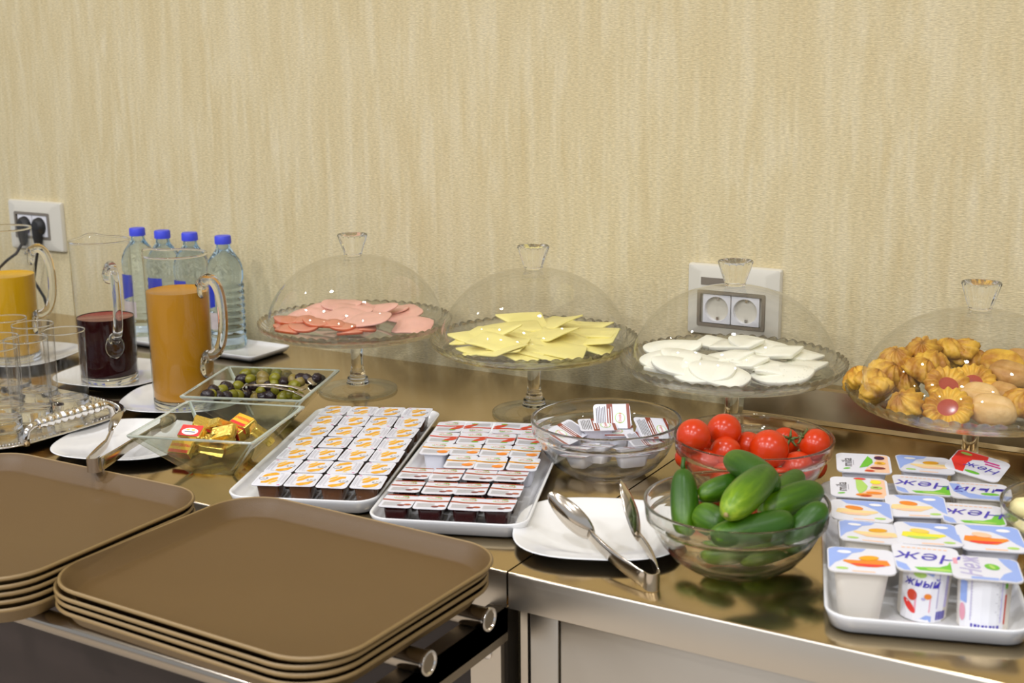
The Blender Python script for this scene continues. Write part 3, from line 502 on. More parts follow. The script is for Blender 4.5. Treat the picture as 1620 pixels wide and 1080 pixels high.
# ---------------------------------------------------------------- cake stands with domes
def stand_parts(root):
    H = 0.123; N = 60
    def scal(i, a, r, z):
        s_ = abs(math.cos(a*N/2)) ; k = {4: 0.3, 5: 0.8, 6: 1.0, 7: 1.0, 8: 0.8, 9: 0.3}.get(i, 0.0)
        return r + 0.0026*k*(s_-0.6), z + 0.0036*(1.0 if i in (6, 7) else 0)*(s_-0.6)
    dp = [(0.0, 0.100), (0.030, 0.100), (0.120, 0.1015), (0.1385, 0.1034), (0.1385, 0.1066), (0.118, 0.1055), (0.0, 0.1050)]
    obj('plate', MB().lathe(dp, 96).me('plate_glass', auto=None), root)
    prof = [(0.1390, 0.1070), (0.1388, 0.1052), (0.1390, 0.1034), (0.142, 0.1038), (0.150, 0.108), (0.157, 0.115), (0.1594, H-0.001), (0.1578, H), (0.1535, 0.1155), (0.147, 0.1095), (0.1415, 0.1078)]
    obj('scalloped_rim', MB().lathe(prof, 330, fn=scal, close=True).me('rim_glass', auto=None), root)
    fp = [(0.045, 0.0010), (0.055, 0.0), (0.0645, 0.0), (0.0656, 0.0025), (0.0650, 0.0050), (0.060, 0.0062), (0.048, 0.0074), (0.040, 0.0085), (0.032, 0.0100), (0.026, 0.0120), (0.0190, 0.0155)]
    obj('foot', MB().lathe(fp, 72).me('plate_glass', auto=None), root)
    sp = [(0.0, 0.0120), (0.0180, 0.0120), (0.0192, 0.0140), (0.0185, 0.0165), (0.0165, 0.0185),
          (0.0175, 0.0205), (0.0168, 0.0235), (0.0135, 0.0265), (0.0125, 0.0290), (0.0132, 0.0315), (0.0115, 0.0345), (0.0102, 0.0450), (0.0102, 0.0620), (0.0112, 0.0760), (0.0135, 0.0880), (0.0175, 0.0955), (0.0240, 0.0995), (0.0, 0.0995)]
    obj('stem', MB().lathe(sp, 64).me('glass', auto=None), root)
def dome_parts(root):
    n = 26; z0 = 0.1075; a0, b0 = 0.1455, 0.1205
    prof = []
    for k in range(n+1):
        t_ = (PI/2)*k/n; prof.append((max(a0*math.cos(t_)**0.93, 0.0) if k < n else 0.0, z0 + b0*math.sin(t_)**1.02))
    rim = [(a0-0.0015, z0), (a0+0.0012, z0-0.0010), (a0+0.0022, z0+0.0008), (a0+0.0008, z0+0.0022)]
    obj('dome_shell', MB().lathe(rim+prof[2:], 96).me('dome_glass', auto=None), root)
    zt = z0+b0
    kp = [(0.0, zt+0.0003), (0.0135, zt+0.0003), (0.0150, zt+0.002), (0.0145, zt+0.004), (0.0160, zt+0.008), (0.0205, zt+0.0210), (0.0245, zt+0.0335), (0.0240, zt+0.0350), (0.0200, zt+0.0335), (0.0120, zt+0.0315), (0.0, zt+0.0305)]
    def fac(i, a, r, z): return (r*(1+0.012*math.cos(a*16)) if 3 <= i <= 6 else r), z
    obj('knob', MB().lathe(kp, 64, fn=fac).me('glass', auto=0.7), root)
ST = [(-0.6097, -0.212), (-0.2829, -0.1915), (0.0383, -0.1851), (0.3707, -0.2046)]
what = ['pink ham slices', 'yellow cheese slices', 'white cheese slices', 'assorted cookies']
s0 = g0 = None
for i, (x, y) in enumerate(ST):
    l1 = 'footed glass cake stand with scalloped rim holding %s' % what[i]; l2 = 'clear glass dome with flared knob covering the %s' % what[i]
    if s0 is None:
        s0 = thing('cake_stand', l1, 'cake stand', (x, y, 0.0002), 0, 'footed glass cake stands'); stand_parts(s0)
        g0 = thing('glass_dome', l2, 'glass dome', (x, y, 0.0002), 0, 'glass domes'); dome_parts(g0)
    else:
        dup(s0, l1, (x, y, 0.0002), i*0.3); gd = dup(g0, l2, (x, y, 0.0002), i*0.4)
        if i == 2:      # condensation inside the third dome
            mb = MB(); rd = random.Random(11)
            for _ in range(260):
                az = math.radians(rd.gauss(-8, 20)) - i*0.4; tt = abs(rd.gauss(0.14, 0.10)); r_ = 0.1455*math.cos(tt)**0.93; z_ = 0.1075+0.1205*math.sin(tt)**1.02; q_ = rd.uniform(0.0005, 0.0013)
                mb.lathe([(0, -q_), (q_, 0), (0, q_*0.6)], 6, mtx=Matrix.Translation((r_*math.cos(az), r_*math.sin(az), z_)))
            o_ = obj('condensation', mb.me('dome_glass', auto=None, weld=False), gd); o_['kind'] = 'stuff'

# ---------------------------------------------------------------- sliced food
def blob_outline(kind, a, b, n=26, seed=0):
    rnd = random.Random(seed); pts = []
    for k in range(n):
        t_ = 2*PI*k/n; c, s_ = math.cos(t_), math.sin(t_)
        e = {'oval': 2.1, 'rect': 6.0, 'round': 3.0}[kind]
        rho = 1/((abs(c)**e+abs(s_)**e)**(1/e)); w = 1+0.035*math.sin(3*t_+seed)+0.02*math.sin(5*t_+2*seed)
        pts.append((a*rho*c*w, b*rho*s_*w))
    return pts
def quad_outline(pts, n=8):
    out = []
    for i in range(len(pts)):
        x0, y0 = pts[i]; x1, y1 = pts[(i+1) % len(pts)]
        for k in range(n): t_ = 0.04+0.92*k/(n-1); out.append((x0+(x1-x0)*t_, y0+(y1-y0)*t_))
    return out
def slice_mesh(out, th, curl, seed, mats, edge=1):
    """a sheet of the given outline, gently warped, with thickness"""
    def zf(x, y): return curl*(x*x*6.0) + 0.0016*math.sin(42*x+seed) + 0.0014*math.sin(55*y+1.7*seed)
    rings = []
    for (s_, zo) in ((0.0, 0), (0.5, 0), (0.985, 0), (1.0, th*0.10), (1.0, th*0.90), (0.985, th), (0.5, th), (0.0, th)):
        if s_ == 0.0: s_ = 0.02
        rings.append([Vector((x*s_, y*s_, zf(x*s_, y*s_)+zo)) for x, y in out])
    return MB().loft(rings, mis=[0, 0, edge, edge, edge, 0, 0]).me(mats, auto=None)
def food(name, cat, group, items, shapes, th, mats, base, lab, ctr=None):
    meshes = [slice_mesh(o_, th, c_, i_+1, mats) for i_, (o_, c_) in enumerate(shapes)]
    for i, (p, k, rz, tilt, dz, l) in enumerate(items):
        if ctr:      # keep every slice inside the dome
            v = Vector((p[0]-ctr[0], p[1]-ctr[1])); c_, s_ = math.cos(math.radians(rz)), math.sin(math.radians(rz))
            for _ in range(12):
                far = max((math.hypot(v.x+x*c_-y*s_, v.y+x*s_+y*c_), x*c_-y*s_, x*s_+y*c_) for x, y in shapes[k][0])
                if far[0] <= 0.1345: break
                w_ = Vector((v.x+far[1], v.y+far[2])).normalized(); v -= w_*(far[0]-0.1335)
            p = (ctr[0]+v.x, ctr[1]+v.y, p[2])
        o = obj(name, meshes[k], loc=(p[0], p[1], p[2]+dz), rot=(math.radians(tilt[0]), math.radians(tilt[1]), math.radians(rz)))
        Rm = o.rotation_euler.to_matrix(); lowest = min((Rm @ v.co).z for v in meshes[k].vertices)+o.location.z
        if lowest < base-0.0004: o.location.z += base-0.0004-lowest      # rest on the plate, not in it
        tag(o, lab % l, cat, group)
HZ = 0.1065
ham_sh = [(blob_outline('oval', 0.036, 0.021, seed=1), 0.6), (blob_outline('round', 0.037, 0.030, seed=2), 0.3), (blob_outline('rect', 0.032, 0.024, seed=3), -0.3), (blob_outline('oval', 0.040, 0.020, seed=4), -0.8)]
sm_sh = [(blob_outline('oval', 0.022, 0.013, seed=5), -1.5), (blob_outline('oval', 0.025, 0.014, seed=6), 1.0)]
H = HAM_PTS
ham_items = []
def cyc(seq, i): return seq[i % len(seq)]
big = [(0, 3, 12), (1, 3, 18), (2, 0, 20), (3, 3, 22), (4, 0, 15), (5, 0, -8), (6, 1, -25), (7, 0, 12), (8, 1, 10), (9, 2, 12), (10, 1, 0), (11, 0, 4)]
bl = ['at the far left edge of the pile', 'at the back left', 'standing up at the back', 'in the middle of the back row', 'behind the centre', 'round one at the back right', 'big one in the middle', 'left of the centre', 'filling the centre', 'squarish one at the right front', 'just right of the centre', 'under the centre ones']
for (i, k, rz), l in zip(big, bl): ham_items.append((H[i], k, rz, (20-3*(i % 3), -7+4*(i % 4)), 0.0, l))
food('ham_slice', 'ham', 'pink ham slices under the first dome', ham_items, ham_sh, 0.0026, ['ham', 'ham'], HZ, 'thin pink ham slice, %s', ST[0])
S = SMK_PTS
sl = ['leftmost of the back row', 'second of the back row', 'third of the back row', 'fourth of the back row', 'at the end of the back row', 'leftmost at the front', 'second at the front', 'at the middle of the front', 'lying nearest the rim', 'right end of the front row', 'beside the big ham slice']
food('smoked_ham_slice', 'ham', 'small smoked ham slices at the front left of the first dome', [(S[i], i % 2, 14+7*(i % 3), (16, 5-4*(i % 3)), 0.0, sl[i]) for i in range(len(S))], sm_sh, 0.0042, ['ham_red', 'ham_edge'], HZ, 'small smoked ham slice with orange rind, %s', ST[0])
def S13(o_, k=1.40): return [(x*k, y*k) for x, y in o_]
ch_sh = [(quad_outline([(-0.046, -0.012), (0.030, -0.024), (0.044, 0.014), (-0.020, 0.026)]), 0.3), (quad_outline([(-0.035, -0.022), (0.040, -0.020), (0.034, 0.022), (-0.028, 0.020)]), 0.0), (quad_outline([(-0.045, -0.016), (0.045, -0.016), (0.042, 0.014), (-0.042, 0.016)]), -0.2), (quad_outline([(-0.040, -0.020), (0.044, -0.004), (-0.010, 0.026)]), 0.4)]
C_ = CHS_PTS
cl = ['tented one at the left', 'at the left tip', 'behind the tented one', 'at the top of the back', 'next along the back', 'in the back right row', 'at the back right corner', 'under the back row', 'thick one at the right edge', 'left of the centre', 'on top of the centre', 'right of the centre', 'at the right side', 'front of the centre', 'front left', 'beside the front left one', 'lowest at the front', 'nearest the camera']
ch_sh = [(S13(a_), b_) for a_, b_ in ch_sh]
food('cheese_slice', 'cheese', 'yellow cheese slices under the second dome', [(C_[i], [3, 0, 1, 3, 0, 2, 0, 1, 2, 2, 0, 2, 1, 1, 0, 2, 1, 2][i], [25, 10, 30, -20, -12, -14, -10, 5, -3, 20, -12, 8, 5, 12, -14, -8, 3, 10][i], (13-3*(i % 3), (-11, 6, -7, 8)[i % 4]), 0.0, cl[i]) for i in range(len(C_))], ch_sh, 0.0024, ['cheese', 'cheese'], HZ, 'yellow cheese slice, %s', ST[1])
wh_sh = [(quad_outline([(-0.040, -0.010), (0.020, -0.020), (0.042, 0.004), (0.010, 0.020), (-0.025, 0.014)]), 0.2), (quad_outline([(-0.034, -0.018), (0.026, -0.020), (0.040, 0.014), (-0.018, 0.020)]), 0.0), (blob_outline('oval', 0.044, 0.020, seed=9), 0.5), (blob_outline('oval', 0.044, 0.024, seed=12), -0.2)]
W_ = WHT_PTS
wl = ['at the back left', 'at the top of the back', 'right of the top one', 'curled one at the back right', 'yellowish one right of the centre', 'at the far right of the back', 'big one at the left', 'left of the centre', 'in the centre', 'below the big left one', 'small one right of the centre', 'second small one right of the centre', 'at the front left of the centre', 'squarish one at the front right', 'last one at the right edge', 'broad one at the front', 'flat one at the front right', 'at the lower left edge']
food('white_cheese_slice', 'cheese', 'white cheese slices under the third dome', [(W_[i], [2, 1, 0, 2, 1, 0, 3, 2, 0, 2, 0, 0, 3, 1, 1, 3, 3, 0][i], [8, 12, 14, 22, 10, 16, 10, 14, 12, 12, 10, 10, 10, 12, 6, 0, 2, 20][i], (19-4*(i % 3), (-9, 5, -6, 7)[i % 4]), 0.0, wl[i]) for i in range(len(W_))], wh_sh, 0.0056, ['white_cheese', 'white_cheese'], HZ, 'white cheese slice, %s', ST[2])

# cookies -------------------------------------------------------------------------
def dough(name, light, dark):
    m, t, b = nt(name); b.inputs['Roughness'].default_value = 0.5
    tc = t.nodes.new('ShaderNodeTexCoord'); n = t.nodes.new('ShaderNodeTexNoise'); n.inputs['Scale'].default_value = 45; n.inputs['Detail'].default_value = 5
    t.links.new(tc.outputs['Object'], n.inputs['Vector'])
    g = t.nodes.new('ShaderNodeNewGeometry'); r = t.nodes.new('ShaderNodeValToRGB'); r.color_ramp.elements[0].color = (*dark, 1); r.color_ramp.elements[1].color = (*light, 1)
    r.color_ramp.elements[0].position = 0.38; r.color_ramp.elements[1].position = 0.58
    t.links.new(n.outputs['Fac'], r.inputs[0]); t.links.new(r.outputs[0], b.inputs['Base Color'])
    bp = t.nodes.new('ShaderNodeBump'); bp.inputs['Strength'].default_value = 0.35; bp.inputs['Distance'].default_value = 0.002
    n3 = t.nodes.new('ShaderNodeTexNoise'); n3.inputs['Scale'].default_value = 220; t.links.new(tc.outputs['Object'], n3.inputs['Vector'])
    t.links.new(n3.outputs['Fac'], bp.inputs['Height']); t.links.new(bp.outputs['Normal'], b.inputs['Normal'])
    return m
M['dough'] = dough('golden_dough', (0.78, 0.46, 0.05), (0.46, 0.19, 0.015))
M['dough_pale'] = dough('pale_dough', (0.76, 0.50, 0.20), (0.68, 0.41, 0.14))
M['dough_brown'] = dough('nut_dough', (0.60, 0.34, 0.10), (0.46, 0.22, 0.05))
M['jam'] = mat('red_jam', (0.40, 0.075, 0.045), 0.2, var=0.15, vscale=90)
def star_cookie():
    prof = [(0.0, 0.0), (0.016, 0.0), (0.021, 0.003), (0.0225, 0.008), (0.021, 0.014), (0.017, 0.020), (0.011, 0.025), (0.005, 0.028), (0.0, 0.029)]
    def fn(i, a, r, z):
        tw = a + z*28; k = math.cos(tw*9); s_ = 0.0 if i in (0, 1) else 1.0
        return r*(1+0.15*s_*(abs(k)**0.7)*(1 if k > 0 else -1)), z*(1+0.04*k*s_)
    return MB().lathe(prof, 108, fn=fn).me('dough', auto=None)
def ring_cookie():
    prof = [(0.0, 0.0), (0.018, 0.0), (0.027, 0.002), (0.0300, 0.006), (0.0275, 0.011), (0.0205, 0.0138), (0.0150, 0.0125), (0.0120, 0.0085), (0.0, 0.0080)]
    def fn(i, a, r, z):
        k = math.cos(a*17 + r*60); s_ = 1.0 if 2 <= i <= 6 else 0.0
        return r*(1+0.035*s_*k), z*(1+0.12*s_*k)
    return MB().lathe(prof, 170, fn=fn).me('dough', auto=None)
def jam_centre(): return MB().lathe([(0, 0.0095), (0.008, 0.0096), (0.0128, 0.0088), (0.0134, 0.0070), (0.0, 0.0070)], 28).me('jam')
def lump_cookie(m, a, b, h, seed):
    rings = []
    n = 40
    for (s_, z) in ((0.02, 0), (0.75, 0), (0.95, 0.12), (1.0, 0.35), (0.96, 0.62), (0.82, 0.86), (0.5, 1.0), (0.02, 1.03)):
        out = []
        for k in range(n):
            t_ = 2*PI*k/n; w = 1+0.05*math.sin(2*t_+seed)+0.03*math.sin(5*t_+seed); x, y = a*s_*w*math.cos(t_), b*s_*w*math.sin(t_)
            zz = h*z*(1-0.18*math.exp(-((y-0.002*math.sin(seed))**2)/(2*0.003**2))*(1 if z > 0.8 else 0)) + 0.0008*noise.noise(Vector((x*90, y*90, seed)))
            out.append(Vector((x, y, zz)))
        rings.append(out)
    return MB().loft(rings).me(m, auto=None)
SC, RC, JC = star_cookie(), ring_cookie(), jam_centre()
K = COOKIE_STAR
kl = ['highest one in the middle of the pile', 'left of the highest one', 'tipped one at the upper left', 'at the left behind the front one', 'big front one at the far left', 'leftmost under the rim', 'lying in the gap right of the left pair', 'darker one below the highest', 'just under the highest one', 'behind the jam cookies', 'right end of the back row', 'single one at the front', 'cut by the right edge of the photo', 'propped under the back row']
for i, p in enumerate(K):
    o = obj('star_cookie', SC, loc=p, rot=(math.radians([38, 12, 30, 15, 48, 10, 20, 25, 35, 18, 40, 40, 20, 10][i]), math.radians([0, -20, -25, -20, -12, -25, 15, 20, 5, -10, 12, 0, 10, 0][i]), i*1.1))
    tag(o, 'golden star piped cookie, %s' % kl[i], 'cookie', 'star piped cookies under the last dome')
for i, (p, rx, ry, l) in enumerate(zip(COOKIE_JAM, (42, 36, 38), (0, 12, -22), ('nearest the front rim', 'leaning behind the front one', 'to the right in the second row'))):
    t = thing('jam_cookie', 'round golden cookie with red jam centre, %s' % l, 'cookie', p, rot=(math.radians(rx), math.radians(ry), 0.3*i), group='jam cookies under the last dome')
    obj('cookie_ring', RC, t); obj('jam_centre', JC, t, label='glossy red jam centre')
for p, a, b, h, m, rot, l in COOKIE_LUMP:
    o = obj('oval_cookie', lump_cookie(m, a, b, h, p[0]*40), loc=p, rot=tuple(math.radians(v) for v in rot)); tag(o, l, 'cookie', 'smooth cookies under the last dome')

# ---------------------------------------------------------------- portion packs (honey, jam, creamers)
PW, PL, PH = 0.0393, 0.0505, 0.0245
def cup_mesh(m, w=PW, l=PL, h=PH, inset=0.005, taper=0.0035, r=0.005):
    return MB().loft([rr(w-2*inset-2*taper, l-2*inset-2*taper, r, 0.0, 4), rr(w-2*inset-2*taper+0.002, l-2*inset-2*taper+0.002, r, 0.0015, 4), rr(w-2*inset, l-2*inset, r, h-0.0006, 4), rr(w-0.001, l-0.001, r, h-0.0006, 4), rr(w-0.001, l-0.001, r, h, 4)]).me(m, auto=0.8)
def lid_mesh(name, art, w=PW, l=PL, r=0.0055, base='foil_white', th=0.0005):
    """foil lid with its print; z = 0 at the underside"""
    p = Print([base]); p.mb.loft([rr(w, l, r, 0.0, 5), rr(w, l, r, th, 5)], 0); p.z = th
    art(p)
    return p.mesh(name)
def art_honey(p):
    p.band([(-0.0135, 0.006), (-0.008, 0.0135), (0.0, 0.0175), (0.005, 0.0165)], [0.003, 0.0095, 0.0105, 0.004], 'i_yellow')
    p.band([(-0.010, -0.013), (-0.004, -0.012), (-0.001, -0.006), (0.004, 0.001), (0.007, 0.0045)], [0.0065, 0.008, 0.006, 0.0075, 0.003], 'i_yellow')
    p.band([(0.001, -0.0155), (0.005, -0.010), (0.009, -0.004)], [0.003, 0.0065, 0.003], 'i_gold')
    p.ell(-0.0075, 0.0155, 0.003, 0.0012, 'i_yellow2', 2, 0.5); p.ell(0.003, -0.0185, 0.003, 0.0011, 'i_yellow2', 2)
    p.ell(-0.0105, 0.0005, 0.0056, 0.0052, 'i_dark', 2); p.ell(-0.0105, 0.0005, 0.0050, 0.0046, 'i_white', 3)
    p.text('HEY', 0.0056, -0.0105, 0.0005, 'i_dark', 4, shear=0.3)
    for i, x in enumerate((0.0105, 0.0120, 0.0145, 0.0158, 0.0171)): p.rect(x, x+0.0004, -0.016+0.002*(i % 3), 0.018-0.003*(i % 2), 'i_grey', 1)
    p.rect(-0.017, -0.0166, -0.02, 0.02, 'i_lgrey', 1)
    p.rect(0.006, 0.011, 0.0185, 0.0195, 'i_grey', 1); p.rect(0.013, 0.0165, -0.0225, -0.0205, 'i_pink', 1)
    p.rect(-0.015, 0.004, 0.0222, 0.0227, 'i_blue', 1)
def logo(p, cx, cy, k=1.0, rot=0.0, oval='i_lgreen'):
    p.ell(cx, cy, 0.0098*k, 0.0048*k, oval, 2, rot); p.ell(cx, cy, 0.0089*k, 0.0040*k, 'i_white', 3, rot)
    p.text('Oneka', 0.0062*k, cx, cy, 'i_red', 4, rot=rot, shear=0.3, bold=0.01)
    c, q = math.cos(rot), math.sin(rot); p.ell(cx+0.004*k*c-0.0042*k*q, cy+0.004*k*q+0.0042*k*c, 0.004*k, 0.0013*k, 'i_green', 4, rot+0.2)
def wave(p, y0, amp, w, m, lay=2, x0=-0.0198, x1=0.0198):
    p.band([(x0+(x1-x0)*k/8, y0+amp*math.cos(PI*2*k/8)) for k in range(9)], w, m, lay)
def art_fruit(band, fruit, top=None, green=True, text=None):
    def f(p):
        logo(p, 0.001, 0.0140)
        wave(p, 0.0035, 0.0012, 0.0048, band)
        p.rect(-0.0165, 0.0045, -0.019, -0.0045, 'i_lgrey', 1)
        for k in range(4): p.rect(-0.0155, 0.003, -0.0075-0.003*k, -0.0070-0.003*k, 'i_grey', 2)
        if text: p.rect(-0.012, 0.010, 0.003, 0.0045, 'i_dark', 3)
        if fruit == 'straw':
            p.band([(0.002, -0.017), (0.007, -0.010), (0.012, -0.006), (0.017, 0.001)], [0.003, 0.008, 0.010, 0.009], 'i_red', 3); p.ell(0.006, -0.0165, 0.005, 0.002, 'i_green', 4)
        elif fruit == 'apricot':
            p.ell(0.010, -0.0125, 0.0075, 0.0055, 'i_orange', 3); p.ell(0.014, -0.006, 0.005, 0.004, 'i_peach', 2)
        else:
            p.ell(0.006, -0.016, 0.0045, 0.0033, 'i_berry', 3); p.ell(0.0135, -0.0130, 0.0045, 0.0033, 'i_cherry', 3)
        if top: p.rect(-0.0185, 0.0185, 0.0215, 0.0248, top, 2)
        else: p.rect(-0.0165, 0.010, 0.0228, 0.0236, band, 1)
    return f
def art_cream(p):
    p.rect(-0.0198, 0.0198, -0.0242, -0.0200, 'i_brown', 1); p.rect(-0.0198, 0.0198, -0.001, 0.0070, 'i_brown', 1)
    p.rect(-0.015, 0.015, 0.0005, 0.0015, 'i_white', 2); p.rect(-0.015, 0.012, 0.0040, 0.0052, 'i_white', 2)
    p.ell(-0.003, -0.0105, 0.0085, 0.0070, 'i_lgreen', 2); p.ell(-0.003, -0.0105, 0.0075, 0.0060, 'i_white', 3)
    p.text('Oneka', 0.0058, -0.003, -0.0105, 'i_red', 4, bold=0.01)
    for k in range(6): p.rect(-0.016+0.002*(k % 2), 0.016-0.0015*(k % 3), 0.0092+0.0023*k, 0.0101+0.0023*k, 'i_dark', 2)
LID = {'honey': lid_mesh('honey_lid', art_honey), 'straw': lid_mesh('jam_lid', art_fruit('i_red', 'straw')), 'apricot': lid_mesh('jam_lid', art_fruit('i_amber', 'apricot', text=True)),
       'cherry': lid_mesh('jam_lid', art_fruit('i_cherry', 'cherry', 'i_cherry')), 'cream': lid_mesh('creamer_lid', art_cream)}
CUP = {'honey': cup_mesh('jam_honey'), 'straw': cup_mesh('jam_straw'), 'apricot': cup_mesh('cup_white'), 'cherry': cup_mesh('jam_cherry'), 'cream': cup_mesh('cup_white')}
def portion(kind, name, label, cat, group, loc, rot, flip=False):
    t = thing(name, label, cat, loc, group=group, rot=rot)
    obj('cup', CUP[kind], t, rot=(0, 0, PI if flip else 0)); obj('lid', LID[kind], t, loc=(0, 0, PH), rot=(0, 0, PI if flip else 0)); return t
def local(cx, cy, rz, x, y):
    c, s_ = math.cos(rz), math.sin(rz); return cx+x*c-y*s_, cy+x*s_+y*c
rows = ['back', 'second', 'third', 'fourth', 'fifth', 'sixth', 'front']; cols = ['leftmost', 'second from the left', 'second from the right', 'rightmost']
FL = ['AABB', 'ABAB', 'BAAB', 'AAAB', 'BBBB', 'BBAB', 'ABBB']
rz = math.radians(23.6)
for r_ in range(7):
    for c_ in range(4):
        x, y = local(-0.3775, -0.5330, rz, (c_-1.5)*0.0412+random.uniform(-0.0006, 0.0006), (3-r_)*0.0523+random.uniform(-0.0008, 0.0008))
        portion('honey', 'honey_portion', 'white honey portion, %s row, %s%s' % (rows[r_], cols[c_], ' column' if FL[r_][c_] == 'A' else ' column'), 'honey pack', 'honey portions on the left platter',
                (x, y, 0.0062), (random.uniform(-0.02, 0.02), random.uniform(-0.02, 0.02), rz+random.uniform(-0.03, 0.03)), FL[r_][c_] == 'B')
rz = math.radians(23.0)
kinds = ['straw', 'straw', 'apricot', 'apricot', 'cherry', 'cherry', 'cherry']; kn = {'straw': 'red banded strawberry jam', 'apricot': 'orange banded apricot jam', 'cherry': 'dark striped cherry jam'}
for r_ in range(7):
    for c_ in range(4):
        if r_ == 3 and c_ == 0: continue
        off = 0.004 if r_ < 3 else (0.006 if r_ == 3 else -0.002)
        x, y = local(-0.1865, -0.5255, rz, (c_-1.5)*0.0405+off+random.uniform(-0.001, 0.001), (3-r_)*0.0520+random.uniform(-0.001, 0.001))
        fl = (r_ == 0 and c_ > 0)
        portion(kinds[r_], 'jam_portion', '%s, %s row, %s%s' % (kn[kinds[r_]], rows[r_], cols[c_], ', turned round' if fl else ''), 'jam pack', 'jam portions on the right platter',
                (x, y, 0.0066), (random.uniform(-0.02, 0.02)-(0.05 if r_ > 3 else 0), random.uniform(-0.03, 0.03), rz+random.uniform(-0.04, 0.04)), fl)

# ---------------------------------------------------------------- round glass bowls
bp_ = [(0.0, 0.0018), (0.038, 0.0015), (0.042, 0.0), (0.0455, 0.0008), (0.054, 0.0050), (0.070, 0.0165), (0.0820, 0.0315), (0.0885, 0.0450), (0.0905, 0.0520), (0.0925, 0.0545), (0.0965, 0.0560), (0.0978, 0.0580), (0.0984, 0.066), (0.0994, 0.0745),
       (0.0999, 0.0762), (0.0994, 0.0775), (0.0980, 0.0779), (0.0966, 0.0770), (0.0960, 0.0750), (0.0950, 0.066), (0.0943, 0.0595), (0.0895, 0.0560), (0.0875, 0.0525), (0.0855, 0.0450), (0.0790, 0.0325), (0.0670, 0.0190), (0.0520, 0.0090), (0.040, 0.0062), (0.0, 0.0055)]
BM = MB().lathe(bp_, 96).me('bowl_glass', auto=None)
for (x, y, lab) in [(-0.0559, -0.3982, 'clear glass bowl with ridge holding creamer portions'), (0.1425, -0.3808, 'clear glass bowl holding tomatoes'), (0.2094, -0.6155, 'clear glass bowl heaped with cucumbers'), (*BUTTER_C, 'clear glass bowl of butter lumps cut by the right edge of the photo')]:
    tag(obj('glass_bowl', BM, loc=(x, y, 0.0002)), lab, 'bowl', 'ridged clear glass bowls')

for i, (p, rot, l) in enumerate(CREAM):
    portion('cream', 'creamer_portion', 'creamer portion in the glass bowl, %s' % l, 'creamer', 'creamers in the glass bowl', p, tuple(math.radians(v) for v in rot))

# tomatoes
def tomato_mesh(r, seed):
    rings = MB().lathe([(0, -0.95), (0.16, -0.94), (0.36, -0.875), (0.58, -0.77), (0.78, -0.58), (0.92, -0.33), (0.985, -0.10), (1.0, 0.12), (0.93, 0.45), (0.75, 0.72), (0.5, 0.88), (0.25, 0.92), (0.08, 0.86), (0, 0.84)], 36, fn=lambda i, a, q, z: (q*(1+0.012*math.cos(5*a+seed)*(1 if i > 5 else 0.3)), z))
    rings.v = [v*r for v in rings.v]
    return rings.me('tomato', auto=None)
def calyx(r):
    mb = MB()
    for k in range(5):
        a = 2*PI*k/5; c, s_ = math.cos(a), math.sin(a)
        pts = [(0.001*c, 0.001*s_, r*0.86), (r*0.25*c, r*0.25*s_, r*0.96), (r*0.5*c+0.001, r*0.5*s_, r*0.95), (r*0.62*c, r*0.62*s_+0.001, r*1.05)]
        mb.tube(pts, [0.0016, 0.0020, 0.0013, 0.0004], 6)
    mb.tube([(0, 0, r*0.84), (0.001, 0, r*1.05), (0.003, 0.001, r*1.2)], 0.0012, 6)
    return mb.me('stem_green', weld=False, auto=None)
for i, (p, r, rot, st, l) in enumerate(TOM):
    t = thing('tomato', 'red cherry tomato in the glass bowl, %s' % l, 'tomato', p, group='tomatoes in the glass bowl', rot=tuple(math.radians(v) for v in (rot if st else (rot[0]+140, rot[1], rot[2]))))
    obj('flesh', tomato_mesh(r, i), t)
    if st: obj('calyx', calyx(r), t, label='withered green calyx')

